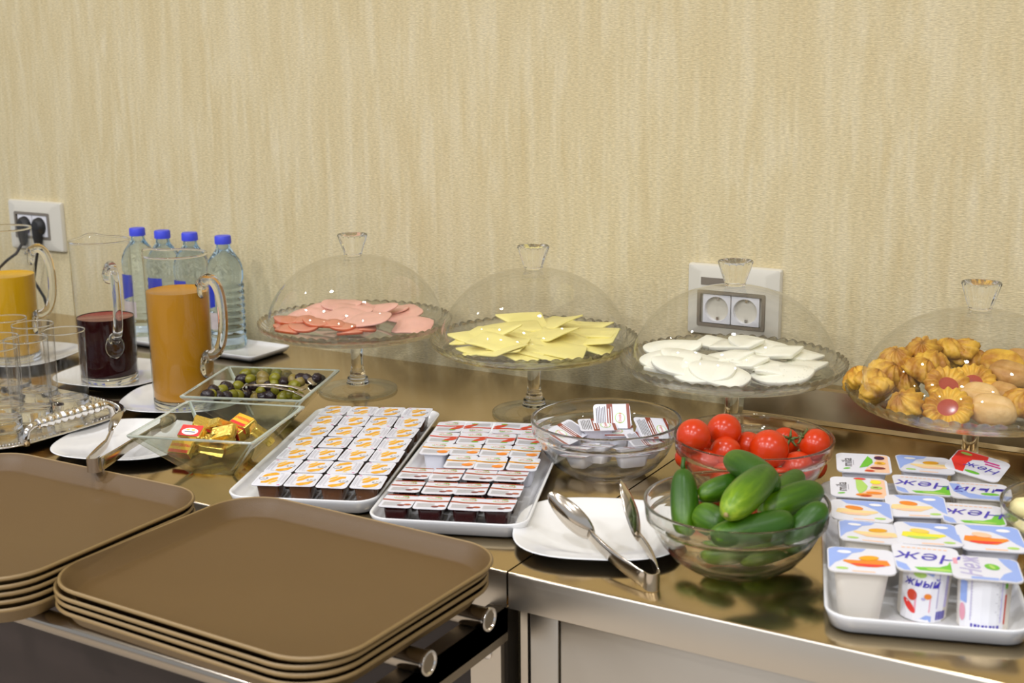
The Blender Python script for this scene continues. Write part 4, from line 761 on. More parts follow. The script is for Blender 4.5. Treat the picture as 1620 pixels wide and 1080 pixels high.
# cucumbers
def cuke_mat():
    m, t, b = nt('cucumber_skin'); tc = t.nodes.new('ShaderNodeTexCoord')
    mp = t.nodes.new('ShaderNodeMapping'); mp.inputs['Scale'].default_value = (170, 170, 16); n = t.nodes.new('ShaderNodeTexNoise'); n.inputs['Scale'].default_value = 1; n.inputs['Detail'].default_value = 3
    t.links.new(tc.outputs['Object'], mp.inputs[0]); t.links.new(mp.outputs[0], n.inputs['Vector'])
    sx = t.nodes.new('ShaderNodeSeparateXYZ'); t.links.new(tc.outputs['Object'], sx.inputs[0])
    mr = t.nodes.new('ShaderNodeMapRange'); mr.inputs[1].default_value = -0.055; mr.inputs[2].default_value = 0.02; t.links.new(sx.outputs['Z'], mr.inputs[0])
    oi = t.nodes.new('ShaderNodeObjectInfo')
    r = t.nodes.new('ShaderNodeValToRGB'); e = r.color_ramp.elements; e[0].position = 0.0; e[0].color = (0.32, 0.44, 0.02, 1); e[1].position = 1.0; e[1].color = (0.022, 0.085, 0.0, 1); k = e.new(0.3); k.color = (0.14, 0.26, 0.002, 1); k = e.new(0.65); k.color = (0.055, 0.145, 0.0, 1)
    ad = t.nodes.new('ShaderNodeMath'); ad.operation = 'MULTIPLY_ADD'; ad.inputs[1].default_value = 0.85; t.links.new(n.outputs['Fac'], ad.inputs[0]); 
    m2 = t.nodes.new('ShaderNodeMath'); m2.operation = 'MULTIPLY_ADD'; m2.inputs[1].default_value = 0.40; m2.inputs[2].default_value = -0.30; t.links.new(oi.outputs['Random'], m2.inputs[0])
    m3 = t.nodes.new('ShaderNodeMath'); m3.operation = 'MULTIPLY_ADD'; m3.inputs[1].default_value = 0.75; t.links.new(mr.outputs[0], m3.inputs[0]); t.links.new(m2.outputs[0], m3.inputs[2])
    t.links.new(m3.outputs[0], ad.inputs[2]); t.links.new(ad.outputs[0], r.inputs[0])
    t.links.new(r.outputs[0], b.inputs['Base Color']); b.inputs['Roughness'].default_value = 0.40
    n2 = t.nodes.new('ShaderNodeTexVoronoi'); n2.inputs['Scale'].default_value = 150; t.links.new(tc.outputs['Object'], n2.inputs['Vector'])
    bp = t.nodes.new('ShaderNodeBump'); bp.inputs['Strength'].default_value = 0.15; bp.inputs['Distance'].default_value = 0.001; bp.invert = True
    t.links.new(n2.outputs['Distance'], bp.inputs['Height']); t.links.new(bp.outputs['Normal'], b.inputs['Normal'])
    return m
M['cuke'] = cuke_mat()
M['cuke_tip'] = mat('cucumber_tip', (0.35, 0.27, 0.10), 0.6, var=0.2)
def cucumber(p0, p1, r, bend, label, stem=False):
    a, b = Vector(p0), Vector(p1); d = b-a; L = d.length+1.1*r; L0 = L; n = 22; q = d.to_track_quat('Z', 'X')
    t = thing('cucumber', label, 'cucumber', (a+b)/2, group='cucumbers in the glass bowl'); t.rotation_euler = q.to_euler()
    rings = []
    for k in range(n+1):
        s_ = -1+2*k/n; z = s_*L/2; prof = max(1-abs(s_)**3.6, 0)**0.5; rad = r*prof*(1-0.14*max(-s_, 0)**2-0.10*max(s_, 0)) if 0 < k < n else 0.0004
        off = bend*(1-s_*s_)
        rings.append([Vector((rad*(1+0.02*math.cos(6*PI*j*2/36+s_))*math.cos(2*PI*j/36)+off, rad*(1+0.02*math.sin(5*2*PI*j/36))*math.sin(2*PI*j/36), z)) for j in range(36)])
    obj('skin', MB().loft(rings).me('cuke', auto=None), t)
    obj('blossom_end', MB().lathe([(0, -0.0012), (0.0022, -0.001), (0.0028, 0.0005), (0, 0.0012)], 12, mtx=Matrix.Translation((0, 0, -L/2))).me('cuke_tip', auto=None), t)
    if stem: obj('stalk', MB().tube([(0, 0, L/2-0.002), (0.001, 0, L/2+0.005), (0.003, 0.001, L/2+0.012)], [0.003, 0.0022, 0.0024], 10).me('cuke', auto=None), t)
for i, (p0, p1, r, bend, l, st) in enumerate(CUKE): cucumber(p0, p1, r, bend, 'green cucumber in the bowl, %s' % l, st)

# ---------------------------------------------------------------- square flared glass dishes
def dish_mesh(top=0.180, base=0.068, h=0.067, th=0.0048):
    R_ = [rr(base-0.006, base-0.006, 0.004, 0.0, 4), rr(base, base, 0.005, 0.001, 4), rr(base+(top-base)*0.5-0.004, base+(top-base)*0.5-0.004, 0.005, h*0.46, 4), rr(top-0.0008, top-0.0008, 0.005, h-0.0025, 4), rr(top, top, 0.005, h-0.0006, 4), rr(top-0.0016, top-0.0016, 0.005, h, 4),
          rr(top-2*th+0.0006, top-2*th+0.0006, 0.004, h, 4), rr(top-2*th-0.001, top-2*th-0.001, 0.004, h-0.001, 4), rr(base+(top-base)*0.5-0.004-2.1*th, base+(top-base)*0.5-0.004-2.1*th, 0.004, h*0.50, 4), rr(base-0.009, base-0.009, 0.004, 0.0065, 4)]
    return MB().loft(R_, mis=[0, 0, 0, 1, 1, 1, 1, 0, 0]).me(['dish_wall', 'dish_edge'], auto=0.5)
DM = dish_mesh()
for pl in DM.polygons:      # thick pressed corners and foot painted pale green, edge light in the colour
    nx, ny = abs(pl.normal.x), abs(pl.normal.y)
    if (min(nx, ny) > 0.38*max(nx, ny) and max(nx, ny) > 0.2) or (pl.center.z < 0.0012 and pl.normal.z > -0.9): pl.material_index = 1
tag(obj('square_dish', DM, loc=(-0.526, -0.6285, 0.0002), rot=(0, 0, math.radians(18))), 'square flared glass dish holding gold wrapped butter portions', 'dish', 'square flared glass dishes')
tag(obj('square_dish', DM, loc=(-0.611, -0.4435, 0.0002), rot=(0, 0, math.radians(21)), scale=(1.04, 1.04, 1)), 'square flared glass dish holding green and black olives', 'dish', 'square flared glass dishes')
# olives
M['olive_g'] = mat('green_olive', (0.21, 0.195, 0.012), 0.25, var=0.22, vscale=60)
M['olive_g2'] = mat('tan_olive', (0.22, 0.16, 0.035), 0.3, var=0.15, vscale=60)
M['olive_b'] = mat('black_olive', (0.020, 0.010, 0.012), 0.22, var=0.3, vscale=60, bump=0.7, bscale=130)
def olive_mesh(m, wr=0):
    return MB().lathe([(0, -0.0098), (0.0012, -0.0092), (0.0018, -0.0098), (0.0045, -0.0088), (0.0072, -0.0052), (0.0082, 0.0), (0.0074, 0.0050), (0.0048, 0.0086), (0.002, 0.0098), (0, 0.0101)], 28, fn=lambda i, a, r, z: (r*(1+wr*math.sin(a*7+z*500)), z)).me(m, auto=None)
OG, OG2, OB = olive_mesh('olive_g'), olive_mesh('olive_g2'), olive_mesh('olive_b', 0.05)
rnd = random.Random(4)
for i, (p, kind, l) in enumerate(OLIVES):
    o = obj('olive', {'g': OG, 't': OG2, 'b': OB}[kind], loc=p, rot=(rnd.uniform(0.9, 2.0), rnd.uniform(-0.5, 0.5), rnd.uniform(0, 6.28)), scale=(1.0+rnd.uniform(-0.05, 0.14),)*3)
    tag(o, {'g': 'green olive', 't': 'tan green olive', 'b': 'wrinkled black olive'}[kind] + ' in the square glass dish, ' + l, 'olive', {'g': 'green olives in the dish', 't': 'green olives in the dish', 'b': 'black olives in the dish'}[kind])

# butter portions in gold foil
def pat_mesh(style):
    w, d, h = 0.034, 0.022, 0.0125
    p = Print(['gold', 'i_red']); n = 10
    def ring(ww, dd, z, wob):
        o = []
        for q in rr(ww, dd, 0.002, z, 3):
            o.append(Vector((q.x+wob*noise.noise(Vector((q.x*300, q.y*300, z*400))), q.y+wob*noise.noise(Vector((q.y*300, q.x*300, z*300+5))), q.z+wob*noise.noise(q*250))))
        return o
    wob = 0.0008 if style else 0.0022
    p.mb.loft([ring(w-0.002, d-0.002, 0, wob), ring(w, d, 0.0015, wob), ring(w, d, h*0.5, wob*1.5), ring(w, d, h-0.001, wob), ring(w-0.002, d-0.002, h, wob)], 0)
    p.z = h+0.0006
    if style == 1:
        p.rect(-w/2+0.001, w/2-0.001, -d/2+0.001, d/2-0.001, 'i_gold', 1); p.text('PRESIDENT', 0.0062, 0, 0.0025, 'i_strong', 3, rot=PI, bold=0.02); p.rect(-w/2+0.002, w/2-0.002, -d/2+0.0012, -d/2+0.006, 'i_strong', 2)
    elif style == 2:
        p.rect(-w/2+0.001, w/2-0.001, -d/2+0.001, d/2-0.001, 'i_strong', 1); p.ell(0, -0.002, 0.0125, 0.0065, 'i_white', 2); p.rect(-0.008, 0.008, -0.0035, -0.0022, 'i_dark', 3); p.ell(-0.004, 0.001, 0.003, 0.0016, 'i_yellow2', 3); p.ell(0.004, 0.001, 0.003, 0.0016, 'i_yellow2', 3)
    me = p.mesh('pat')
    if style == 1:   # red printed long side
        pass
    return me
PT = [pat_mesh(0), pat_mesh(1), pat_mesh(2)]
for (p, k, rot, l) in PATS:
    t = thing('butter_portion', '%s, %s' % (['gold foil butter portion in the square dish', 'lettered gold butter portion in the square dish', 'red and white butter portion in the dish'][k], l), 'butter', p, group='gold wrapped butter portions', rot=tuple(math.radians(v) for v in rot))
    obj('wrapper', PT[k], t)
    if k == 1: obj('side_label', MB().box(-0.0165, 0.0165, -0.0118, -0.0113, 0.0015, 0.011).me('i_strong', smooth=False), t, label='red printed side strip')

# ---------------------------------------------------------------- yogurt cups
YW = 0.0635
def ycup(m): return MB().loft([rr(0.036, 0.036, 0.012, 0.0, 5), rr(0.039, 0.039, 0.012, 0.0015, 5), rr(0.0505, 0.0505, 0.010, 0.050, 5), rr(0.0515, 0.0515, 0.010, 0.0555, 5), rr(YW-0.001, YW-0.001, 0.008, 0.0560, 5), rr(YW-0.001, YW-0.001, 0.008, 0.0570, 5)]).me(m, auto=0.8)
def ycup_round(m): return MB().loft([rr(0.043, 0.043, 0.0214, 0.0, 5), rr(0.047, 0.047, 0.0234, 0.0015, 5), rr(0.0503, 0.0503, 0.0250, 0.0535, 5), rr(0.052, 0.052, 0.0250, 0.0555, 5), rr(YW-0.001, YW-0.001, 0.008, 0.0560, 5), rr(YW-0.001, YW-0.001, 0.008, 0.0570, 5)]).me(m, auto=0.8)
def y_fruit(colors, flip=1, bgpatch=True):
    def f(p):
        w = YW/2-0.0012
        p.poly([(-w, -w+0.006), (-w, w-0.006), (-w+0.006, w), (w*0.2, w), (w*0.05, w*0.72), (-w*0.25, w*0.55), (-w*0.45, w*0.1), (-w*0.8, -w*0.3)] if flip > 0 else [(w, w-0.006), (w, -w+0.008), (w*0.75, -w*0.4), (w*0.5, w*0.1), (w*0.1, w*0.5), (-w*0.5, w*0.65), (-w*0.7, w), (w-0.006, w)], 'i_blue', 1)
        p.band([(-w*0.55*flip, -w*0.1), (-w*0.1*flip, -w*0.28), (w*0.4*flip, -w*0.2), (w*0.85*flip, -w*0.1)], [0.004, 0.016, 0.020, 0.012], colors[0], 2)
        p.band([(-w*0.3*flip, -w*0.35), (w*0.2*flip, -w*0.42), (w*0.7*flip, -w*0.35)], [0.003, 0.007, 0.004], colors[1], 3)
        p.ell(w*0.25*flip, w*0.20, 0.010, 0.006, colors[2], 4, 0.3*flip); p.ell(-w*0.5*flip, w*0.62, 0.007, 0.004, 'i_white', 3); p.ell(-w*0.6*flip, -w*0.75, 0.006, 0.003, 'i_lgreen', 2)
        p.rect(-w*0.3, w*0.4, -w+0.001, -w+0.004, 'i_peach', 1)
    return f
def y_name(txt='Неж', green=True):
    def f(p):
        w = YW/2-0.0012
        p.text(txt, 0.030, 0.0035, 0.003, 'i_navy', 3, rot=PI-0.03, shear=0.25, bold=0.0)
        for k in range(9): p.rect(-0.022+0.005*k, -0.0185+0.005*k, w-0.008, w-0.0055, 'i_peach', 2)
        if green:
            p.poly([(w*0.95, w*0.15), (w, -w+0.006), (w-0.006, -w+0.002), (-w*0.35, -w+0.002), (-w*0.48, -w*0.72), (w*0.30, -w*0.60), (w*0.58, -w*0.38), (w*0.75, w*0.1)], 'i_green', 1); p.ell(w*0.3, -w*0.80, 0.013, 0.0028, 'i_lgreen', 2)
            p.poly([(-w, -w*0.35), (-w, -w+0.006), (-w+0.006, -w), (-w*0.6, -w), (-w*0.7, -w*0.55)], 'i_blue', 1)
        else:
            p.poly([(-w, w*0.75), (-w*0.65, w*0.72), (-w*0.55, w*0.2), (-w*0.4, -w*0.35), (w*0.2, -w*0.62), (w, -w*0.5), (w, -w+0.006), (w-0.006, -w), (-w*0.4, -w), (-w*0.9, -w*0.3)], 'i_blue', 1)
            p.ell(w*0.35, -w*0.38, 0.010, 0.0045, 'i_green', 3)
    return f
def y_mila(v):
    def f(p):
        w = YW/2-0.0012
        p.text('mila', 0.017, -w*0.62, 0.0, 'i_dark', 2, rot=PI/2, bold=0.01); p.rect(-w*0.40, -w*0.37, -0.008, 0.008, 'i_grey', 2); p.ell(-w*0.65, -w*0.66, 0.0045, 0.0022, 'i_green', 2, 0.4)
        p.poly([(w*0.45, w*0.95), (w*0.95, w*0.9), (w*0.95, -w*0.95), (w*0.0, -w*0.95), (w*0.1, -w*0.5), (w*0.4, -w*0.1), (w*0.5, w*0.5)], 'i_peach', 1)
        p.poly([(w*0.18, w*0.78), (w*0.34, w*0.45), (w*0.36, w*0.1), (w*0.15, -w*0.35), (-w*0.18, -w*0.55), (-w*0.02, w*0.1)] if v == 0 else [(-w*0.1, w*0.9), (w*0.1, w*0.85), (w*0.32, w*0.2), (w*0.26, -w*0.2), (0, -w*0.7), (-w*0.1, -w*0.1)], ['i_green', 'i_lgreen'][v], 3)
        cs = [['i_purple', 'i_gold', 'i_berry', 'i_red'], ['i_lemon', 'i_lgreen', 'i_orange', 'i_strong']][v]
        for (x, y, a, b_), c in zip([(0.62, 0.62, 0.0062, 0.0062), (0.62, 0.05, 0.0068, 0.0048), (0.52, -0.5, 0.009, 0.004), (0.2, -0.82, 0.006, 0.003)], cs): p.ell(w*x, w*y, a, b_, c, 4)
        if v: p.ell(w*0.05, w*0.9, 0.007, 0.003, 'i_strong', 4); p.ell(w*0.15, -w*0.75, 0.009, 0.0045, 'i_orange', 4)
        p.ell(w*0.6, w*0.05, 0.003, 0.0016, 'i_brown', 5)
    return f
def y_red(p):
    w = YW/2-0.0012
    p.poly([(-w, -w*0.1), (-w, w-0.005), (-w+0.005, w), (w*0.15, w), (w*0.2, w*0.65), (-w*0.3, w*0.35), (-w*0.4, -w*0.1), (-w*0.3, -w*0.9), (-w*0.6, -w*0.9)], 'i_strong', 2)
    p.ell(-w*0.65, w*0.72, 0.007, 0.0035, 'i_lgreen', 3); p.text('Неж', 0.019, w*0.25, -w*0.15, 'i_navy', 3, rot=PI, shear=0.3); p.rect(w*0.1, w*0.7, w*0.45, w*0.58, 'i_pink', 2); p.rect(w*0.2, w*0.8, w*0.25, w*0.36, 'i_pink', 2); p.ell(0.0, -w*0.72, 0.009, 0.0035, 'i_green', 3)
def y_turn(p):
    w = YW/2-0.0012
    p.text('Неж', 0.026, -w*0.42, 0.002, 'i_lilac', 2, rot=PI/2, shear=0.3, bold=0.01); p.ell(w*0.2, w*0.15, 0.0068, 0.0085, 'i_green', 3, 0.3); p.ell(w*0.2, w*0.15, 0.0022, 0.006, 'i_lgreen', 4, 0.3)
    p.poly([(w*0.45, w), (w-0.006, w), (w, w-0.006), (w, -w+0.006), (w-0.006, -w), (w*0.3, -w*0.95), (w*0.5, -w*0.4), (w*0.78, -w*0.1), (w*0.6, w*0.4)], 'i_blue', 1); p.rect(-w*0.5, w*0.3, -w, -w+0.006, 'i_blue', 1); p.rect(-w*0.95, -w*0.82, w*0.2, w*0.95, 'i_rose', 1)
YL = {}
def ylid(key, art):
    YL[key] = lid_mesh('yogurt_lid', art, YW, YW, 0.009, th=0.0006)
ylid('mila', y_mila(0)); ylid('mila2', y_mila(1)); ylid('name', y_name()); ylid('tail', y_name('ный', False)); ylid('red', y_red); ylid('turn', y_turn)
ylid('banana', y_fruit(('i_cream', 'i_peach', 'i_yellow'), 1)); ylid('peach', y_fruit(('i_cream', 'i_peach', 'i_orange'), -1)); ylid('lemon', y_fruit(('i_lemon', 'i_lgreen', 'i_yellow2'), -1)); ylid('mango', y_fruit(('i_orange', 'i_strong', 'i_yellow'), 1)); ylid('mango2', y_fruit(('i_orange', 'i_strong', 'i_peach'), -1))
YC = {'cream': ycup('cup_cream'), 'white': ycup('cup_white'), 'round': ycup_round('cup_cream')}
def cup_print(kind):
    """print wrapped on the cup's front"""
    p = Print(['i_white']); w = 0.021
    if kind == 'front':
        for k in range(6): p.rect(-0.0245+0.0075*k, -0.017+0.0075*k, 0.001, 0.056, 'i_white', 0)
        p.text('жный', 0.0125, -0.004, 0.042, 'i_navy', 3, shear=0.2, bold=0.01); p.ell(-0.006, 0.051, 0.006, 0.0034, 'i_lgreen', 3); p.poly([(-0.012, 0.056), (0.008, 0.056), (0.006, 0.050), (0.0, 0.053)], 'i_blue', 2)
        p.rect(-0.009, 0.006, 0.012, 0.030, 'i_rose', 2); p.ell(-0.014, 0.016, 0.009, 0.0035, 'i_strong', 3, -0.8); p.ell(0.003, 0.029, 0.0035, 0.003, 'i_orange', 3); p.ell(-0.001, 0.026, 0.002, 0.0015, 'i_lilac', 4); p.ell(-0.012, 0.028, 0.005, 0.006, 'i_red', 2)
        p.poly([(-0.012, 0.002), (0.008, 0.002), (0.008, 0.008), (0.003, 0.009), (-0.002, 0.005)], 'i_blue', 2)
        p.rect(0.012, 0.024, 0.016, 0.055, 'i_lilac', 2)
        for k in range(5): p.rect(0.0125+0.0023*k, 0.0140+0.0023*k, 0.004, 0.013, 'i_navy', 3)
    else:
        for k in range(6): p.rect(-0.0245+0.0075*k, -0.017+0.0075*k, 0.001, 0.056, 'i_white', 0)
        p.rect(-0.012, 0.017, 0.012, 0.054, 'i_lilac', 2); p.rect(-0.0245, -0.016, 0.028, 0.05, 'i_blue', 2); p.ell(-0.021, 0.018, 0.004, 0.009, 'i_rose', 3); p.rect(0.020, 0.022, 0.01, 0.04, 'i_red', 3); p.rect(0.0195, 0.0225, 0.046, 0.052, 'i_green', 3)
        for k in range(12): p.rect(-0.011, 0.016-0.002*(k % 3), 0.017+0.003*k, 0.0176+0.003*k, 'i_grey', 3)
        for k in range(8): p.rect(-0.011+0.0034*k, -0.0092+0.0034*k+0.0006*(k % 2), 0.003, 0.0095, 'i_navy', 3)
    me = p.mesh('sleeve')
    for v in me.vertices:       # wrap: x along the cup's front, y up
        x, y, lay = v.co.x, v.co.y, v.co.z
        rad = 0.0238+0.0015*y/0.056+0.0004+lay; a = x/0.0245-0.10
        v.co = Vector((rad*math.sin(a), -rad*math.cos(a), y))
    return me
SL = {'front': cup_print('front'), 'back': cup_print('back')}
for (p, rzd, tl, lidk, cupk, sl_, l) in YOG:
    t = thing('yogurt_cup', 'square yogurt cup, %s' % l, 'yogurt', p, group='yogurt cups on the right platter', rot=(math.radians(tl[0]), math.radians(tl[1]), math.radians(rzd)))
    obj('cup', YC[cupk], t); obj('lid', YL[lidk], t, loc=(0, 0, 0.0570))
    if sl_: obj('printed_sleeve', SL[sl_], t)
for i, p in enumerate(BUT):
    o = obj('butter_lump', lump_cookie('butter', 0.021+0.003*(i % 2), 0.016, 0.020, i), loc=p, rot=(0.15*(i % 3), 0.12*(i % 2), i*0.9)); tag(o, 'pale butter lump in the right bowl, %s' % ['topmost, beyond the yogurt', 'upper one by the rim', 'middle of the heap', 'lower one at the front', 'at the bottom', 'hidden behind the others', 'by the far rim'][i], 'butter', 'butter lumps in the right bowl')

# ---------------------------------------------------------------- water bottles
def bottle_parts(root):
    prof = [(0.0, 0.002), (0.012, 0.004), (0.020, 0.001), (0.028, 0.0), (0.0325, 0.003), (0.0338, 0.009)]
    z = 0.014
    while z < 0.128:
        prof += [(0.0342, z), (0.0342, z+0.005), (0.0318, z+0.0080), (0.0318, z+0.0105)]; z += 0.0127
    prof += [(0.0342, 0.132), (0.0342, 0.148), (0.0322, 0.159), (0.0275, 0.170), (0.0205, 0.180), (0.0150, 0.188), (0.0128, 0.193), (0.0128, 0.200), (0.0, 0.200)]
    def fn(i, a, r, z): return (r*(1+0.012*math.cos(a*9+z*60)) if 0.15 < z < 0.178 or z < 0.03 else r), z
    obj('bottle_body', MB().lathe(prof, 60, fn=fn).me('bottle', auto=None), root)
    def cap(i, a, r, z): return (r*(1+0.012*math.cos(a*40)) if 1 <= i <= 3 else r), z
    obj('cap', MB().lathe([(0.0, 0.1985), (0.0150, 0.1985), (0.0153, 0.201), (0.0150, 0.2115), (0.0140, 0.2135), (0.0, 0.2140)], 160, fn=cap).me('cap', auto=0.9), root)
    for nm, z0, z1, m, a0, a1 in (('label', 0.072, 0.125, 'blue_label', -142, -84), ('label_foot', 0.040, 0.072, 'pale_label', -150, -78)):
        v = []; f = []; n = 14
        for k in range(n+1):
            a = math.radians(a0+(a1-a0)*k/n); s_ = k/n
            for (r, z) in ((0.0349, z0+(0.012*s_ if nm == 'label' else 0)), (0.0349, z1)): v.append((r*math.cos(a), r*math.sin(a), z))
        f = [(2*k, 2*k+2, 2*k+3, 2*k+1) for k in range(n)]
        obj(nm, build(v, f, m), root, label='dark blue label' if nm == 'label' else 'pale lower label')
b0 = None
for (x, y, l, rz) in [(-1.012, -0.0865, 'rightmost of the four, standing clear', 0), (-1.100, -0.083, 'second from the right behind the orange pitcher', 0.3), (-1.170, -0.085, 'second from the left', 0.5), (-1.243, -0.080, 'leftmost of the four', 0.25)]:
    lab = 'clear water bottle with blue cap, %s' % l
    if b0 is None: b0 = thing('water_bottle', lab, 'bottle', (x, y, 0.0058), rz, 'blue capped water bottles'); bottle_parts(b0)
    else: dup(b0, lab, (x, y, 0.0058), rz)

# ---------------------------------------------------------------- pitchers
def pitcher(label, x, y, zb, az, level, juice, top=None):
    t = thing('glass_pitcher', label, 'pitcher', (x, y, zb), group='tall glass juice pitchers'); H = 0.245
    sp = az+PI
    def rad(z): return 0.0478+0.0018*(z/H)
    def fn(i, a, r, z):
        d_ = math.atan2(math.sin(a-sp), math.cos(a-sp)); k = math.exp(-(d_/0.33)**2)*max(0, (z-0.205)/(H-0.205))**1.6
        return r+0.012*k, z+0.004*k
    zs = [0.004, 0.013, 0.05, 0.09, 0.13, 0.17, 0.2, 0.215, 0.225, 0.235, 0.2435]
    obj('body', MB().lathe([(rad(z), z) for z in zs], 96, fn=fn).me('pitcher_glass', auto=None), t)
    obj('rim', MB().lathe([(rad(H)-0.0016, H-0.003), (rad(H)+0.0004, H-0.003), (rad(H)+0.0006, H-0.0005), (rad(H)-0.0005, H+0.0004), (rad(H)-0.0018, H-0.0006)], 96, fn=fn, close=True).me('glass', auto=None), t)
    obj('thick_base', MB().lathe([(0, 0.0012), (0.040, 0.001), (0.0445, 0.0), (0.0474, 0.002), (0.0476, 0.0135), (0.046, 0.0150), (0.0, 0.0146)], 72).me('glass', auto=None), t)
    lq = obj('juice', MB().lathe([(0, 0.0152), (0.0445, 0.0152), (0.0462, 0.018), (rad(level)-0.0014, level), (rad(level)-0.0030, level-0.0012), (0, level-0.0012)], 72).me([juice, top or juice], auto=0.8), t, label='deep red juice' if juice == 'cherry_juice' else 'orange juice')
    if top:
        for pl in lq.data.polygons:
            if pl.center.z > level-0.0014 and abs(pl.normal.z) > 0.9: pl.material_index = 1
    c, s_ = math.cos(az), math.sin(az); ro = 0.0485
    P = [(ro-0.001, 0.196), (ro+0.006, 0.205), (ro+0.018, 0.209), (ro+0.030, 0.200), (ro+0.037, 0.180), (ro+0.039, 0.150), (ro+0.036, 0.120), (ro+0.027, 0.098), (ro+0.014, 0.088), (ro+0.004, 0.086), (ro-0.001, 0.080)]
    # smooth
    pts = []
    for i in range(len(P)-1):
        p0 = P[max(i-1, 0)]; p1 = P[i]; p2 = P[i+1]; p3 = P[min(i+2, len(P)-1)]
        for k in range(4):
            u = k/4; q = [0.5*((2*p1[j])+(-p0[j]+p2[j])*u+(2*p0[j]-5*p1[j]+4*p2[j]-p3[j])*u*u+(-p0[j]+3*p1[j]-3*p2[j]+p3[j])*u**3) for j in (0, 1)]; pts.append(q)
    pts.append(P[-1]); n = len(pts)
    rads = [0.0096-0.0020*math.sin(PI*k/(n-1)) for k in range(n)]
    mb = MB().tube([(r*c, r*s_, z) for r, z in pts], rads, 20)
    h_ = obj('handle', mb.me('glass', auto=None), t)
    for z, r in ((0.192, 0.0120), (0.070, 0.0165)):
        mt = Matrix.Translation((c*0.0495, s_*0.0495, z)) @ Matrix.Rotation(az, 4, 'Z') @ Matrix.Rotation(PI/2, 4, 'Y')
        obj('handle_seal', MB().lathe([(0, -0.0008), (r*0.8, -0.0010), (r, 0.0002), (r*0.85, 0.0030), (r*0.4, 0.0052), (0, 0.0056)], 28, mtx=mt @ Matrix.Diagonal((1.25, 1, 1, 1))).me('glass', auto=None), h_)
    return t
pitcher('glass pitcher of orange juice in front of the water bottles', -0.7923, -0.4270, 0.0040, math.radians(4), 0.187, 'juice')
pitcher('glass pitcher half full of dark cherry juice', -1.0165, -0.3770, 0.0040, math.radians(-28), 0.114, 'cherry_juice', 'cherry_top')
pitcher('glass pitcher of yellow orange juice below the plugged socket, cut by the left edge', -1.2960, -0.3500, 0.0040, math.radians(22), 0.160, 'juice_light')

# ---------------------------------------------------------------- silver tray and tumblers
st = thing('silver_tray', 'polished silver serving tray with ornate handle under the tall glasses', 'tray', (-1.005, -0.640, 0), math.radians(-2))
def oval(w, h, z, e=4.2, n=96):
    o = []
    for k in range(n):
        a = 2*PI*k/n; c, s_ = math.cos(a), math.sin(a); o.append(Vector((w/2*math.copysign(abs(c)**(2/e), c), h/2*math.copysign(abs(s_)**(2/e), s_), z)))
    return o
obj('tray_body', MB().loft([oval(0.36, 0.235, 0.003), oval(0.385, 0.262, 0.010), oval(0.412, 0.288, 0.016), oval(0.418, 0.294, 0.0172), oval(0.416, 0.292, 0.0190), oval(0.408, 0.284, 0.0186), oval(0.384, 0.258, 0.0125), oval(0.360, 0.235, 0.0068), oval(0.30, 0.18, 0.0062)]).me('silver', auto=None), st)
for sx, sy in ((1, 1), (-1, 1), (1, -1), (-1, -1)):
    obj('foot', MB().lathe([(0, 0.0), (0.006, 0.0), (0.007, 0.0025), (0.004, 0.0055), (0, 0.0055)], 16).me('silver', auto=None), st, loc=(sx*0.15, sy*0.09, 0))
# beaded border
mb = MB()
ov = oval(0.402, 0.278, 0.0192, n=150)
for q in ov:
    mb.lathe([(0, -0.0018), (0.0016, -0.0008), (0.0016, 0.0008), (0, 0.0018)], 6, mtx=Matrix.Translation(q))
o = obj('beaded_border', mb.me('silver', auto=None, weld=False), st); o['kind'] = 'stuff'
for s_ in (1, -1):
    hx = s_*0.2045
    hd = obj('handle', MB().tube([(hx, -0.058, 0.042), (hx, 0, 0.042), (hx, 0.058, 0.042)], 0.0055, 14).me('chrome', auto=None), st)
    obj('handle_post', MB().tube([(hx*0.995, -0.076, 0.016), (hx, -0.077, 0.026), (hx, -0.074, 0.036), (hx, -0.066, 0.041), (hx, -0.055, 0.042)], [0.0052, 0.0050, 0.0050, 0.0055, 0.006], 14).me('chrome', auto=None), hd)
    obj('handle_post', MB().tube([(hx*0.995, 0.076, 0.016), (hx, 0.077, 0.026), (hx, 0.074, 0.036), (hx, 0.066, 0.041), (hx, 0.055, 0.042)], [0.0052, 0.0050, 0.0050, 0.0055, 0.006], 14).me('chrome', auto=None), hd)
    n = 60; pts = []; rd = []
    for k in range(n+1):
        u = k/n; pts.append((hx, -0.058+0.116*u, 0.042)); b_ = 0.0085+0.0010*math.cos(2*PI*u*10)-0.0012*(abs(((u*3) % 1)-0.5) > 0.44)
        rd.append(b_ if 0 < k < n else 0.006)
    gp = obj('grip', MB().tube(pts, rd, 20).me('silver', auto=None), hd)
TG = [MB().lathe([(0.0302, 0.0125), (0.0318, 0.090), (0.0325, 0.1238)], 64).me('tumbler_glass', auto=None), MB().lathe([(0, 0.0012), (0.026, 0.001), (0.0285, 0.0), (0.0300, 0.0015), (0.0302, 0.0150), (0.0280, 0.0165), (0.018, 0.0140), (0, 0.0135)], 56).me('glass', auto=None),
      MB().lathe([(0.0316, 0.1232), (0.0326, 0.1230), (0.0327, 0.1245), (0.0321, 0.1252), (0.0315, 0.1245)], 64, close=True).me('glass', auto=None)]
def tumbler(label, p):
    t = thing('tall_glass', label, 'glass', (p[0], p[1], 0.0070), group='tall glasses on the silver tray')
    for n_, m_ in zip(('wall', 'thick_base', 'rim'), TG): obj(n_, m_, t)
for p, l in TUMB:
    tumbler('empty tall glass on the silver tray, %s' % l, p)

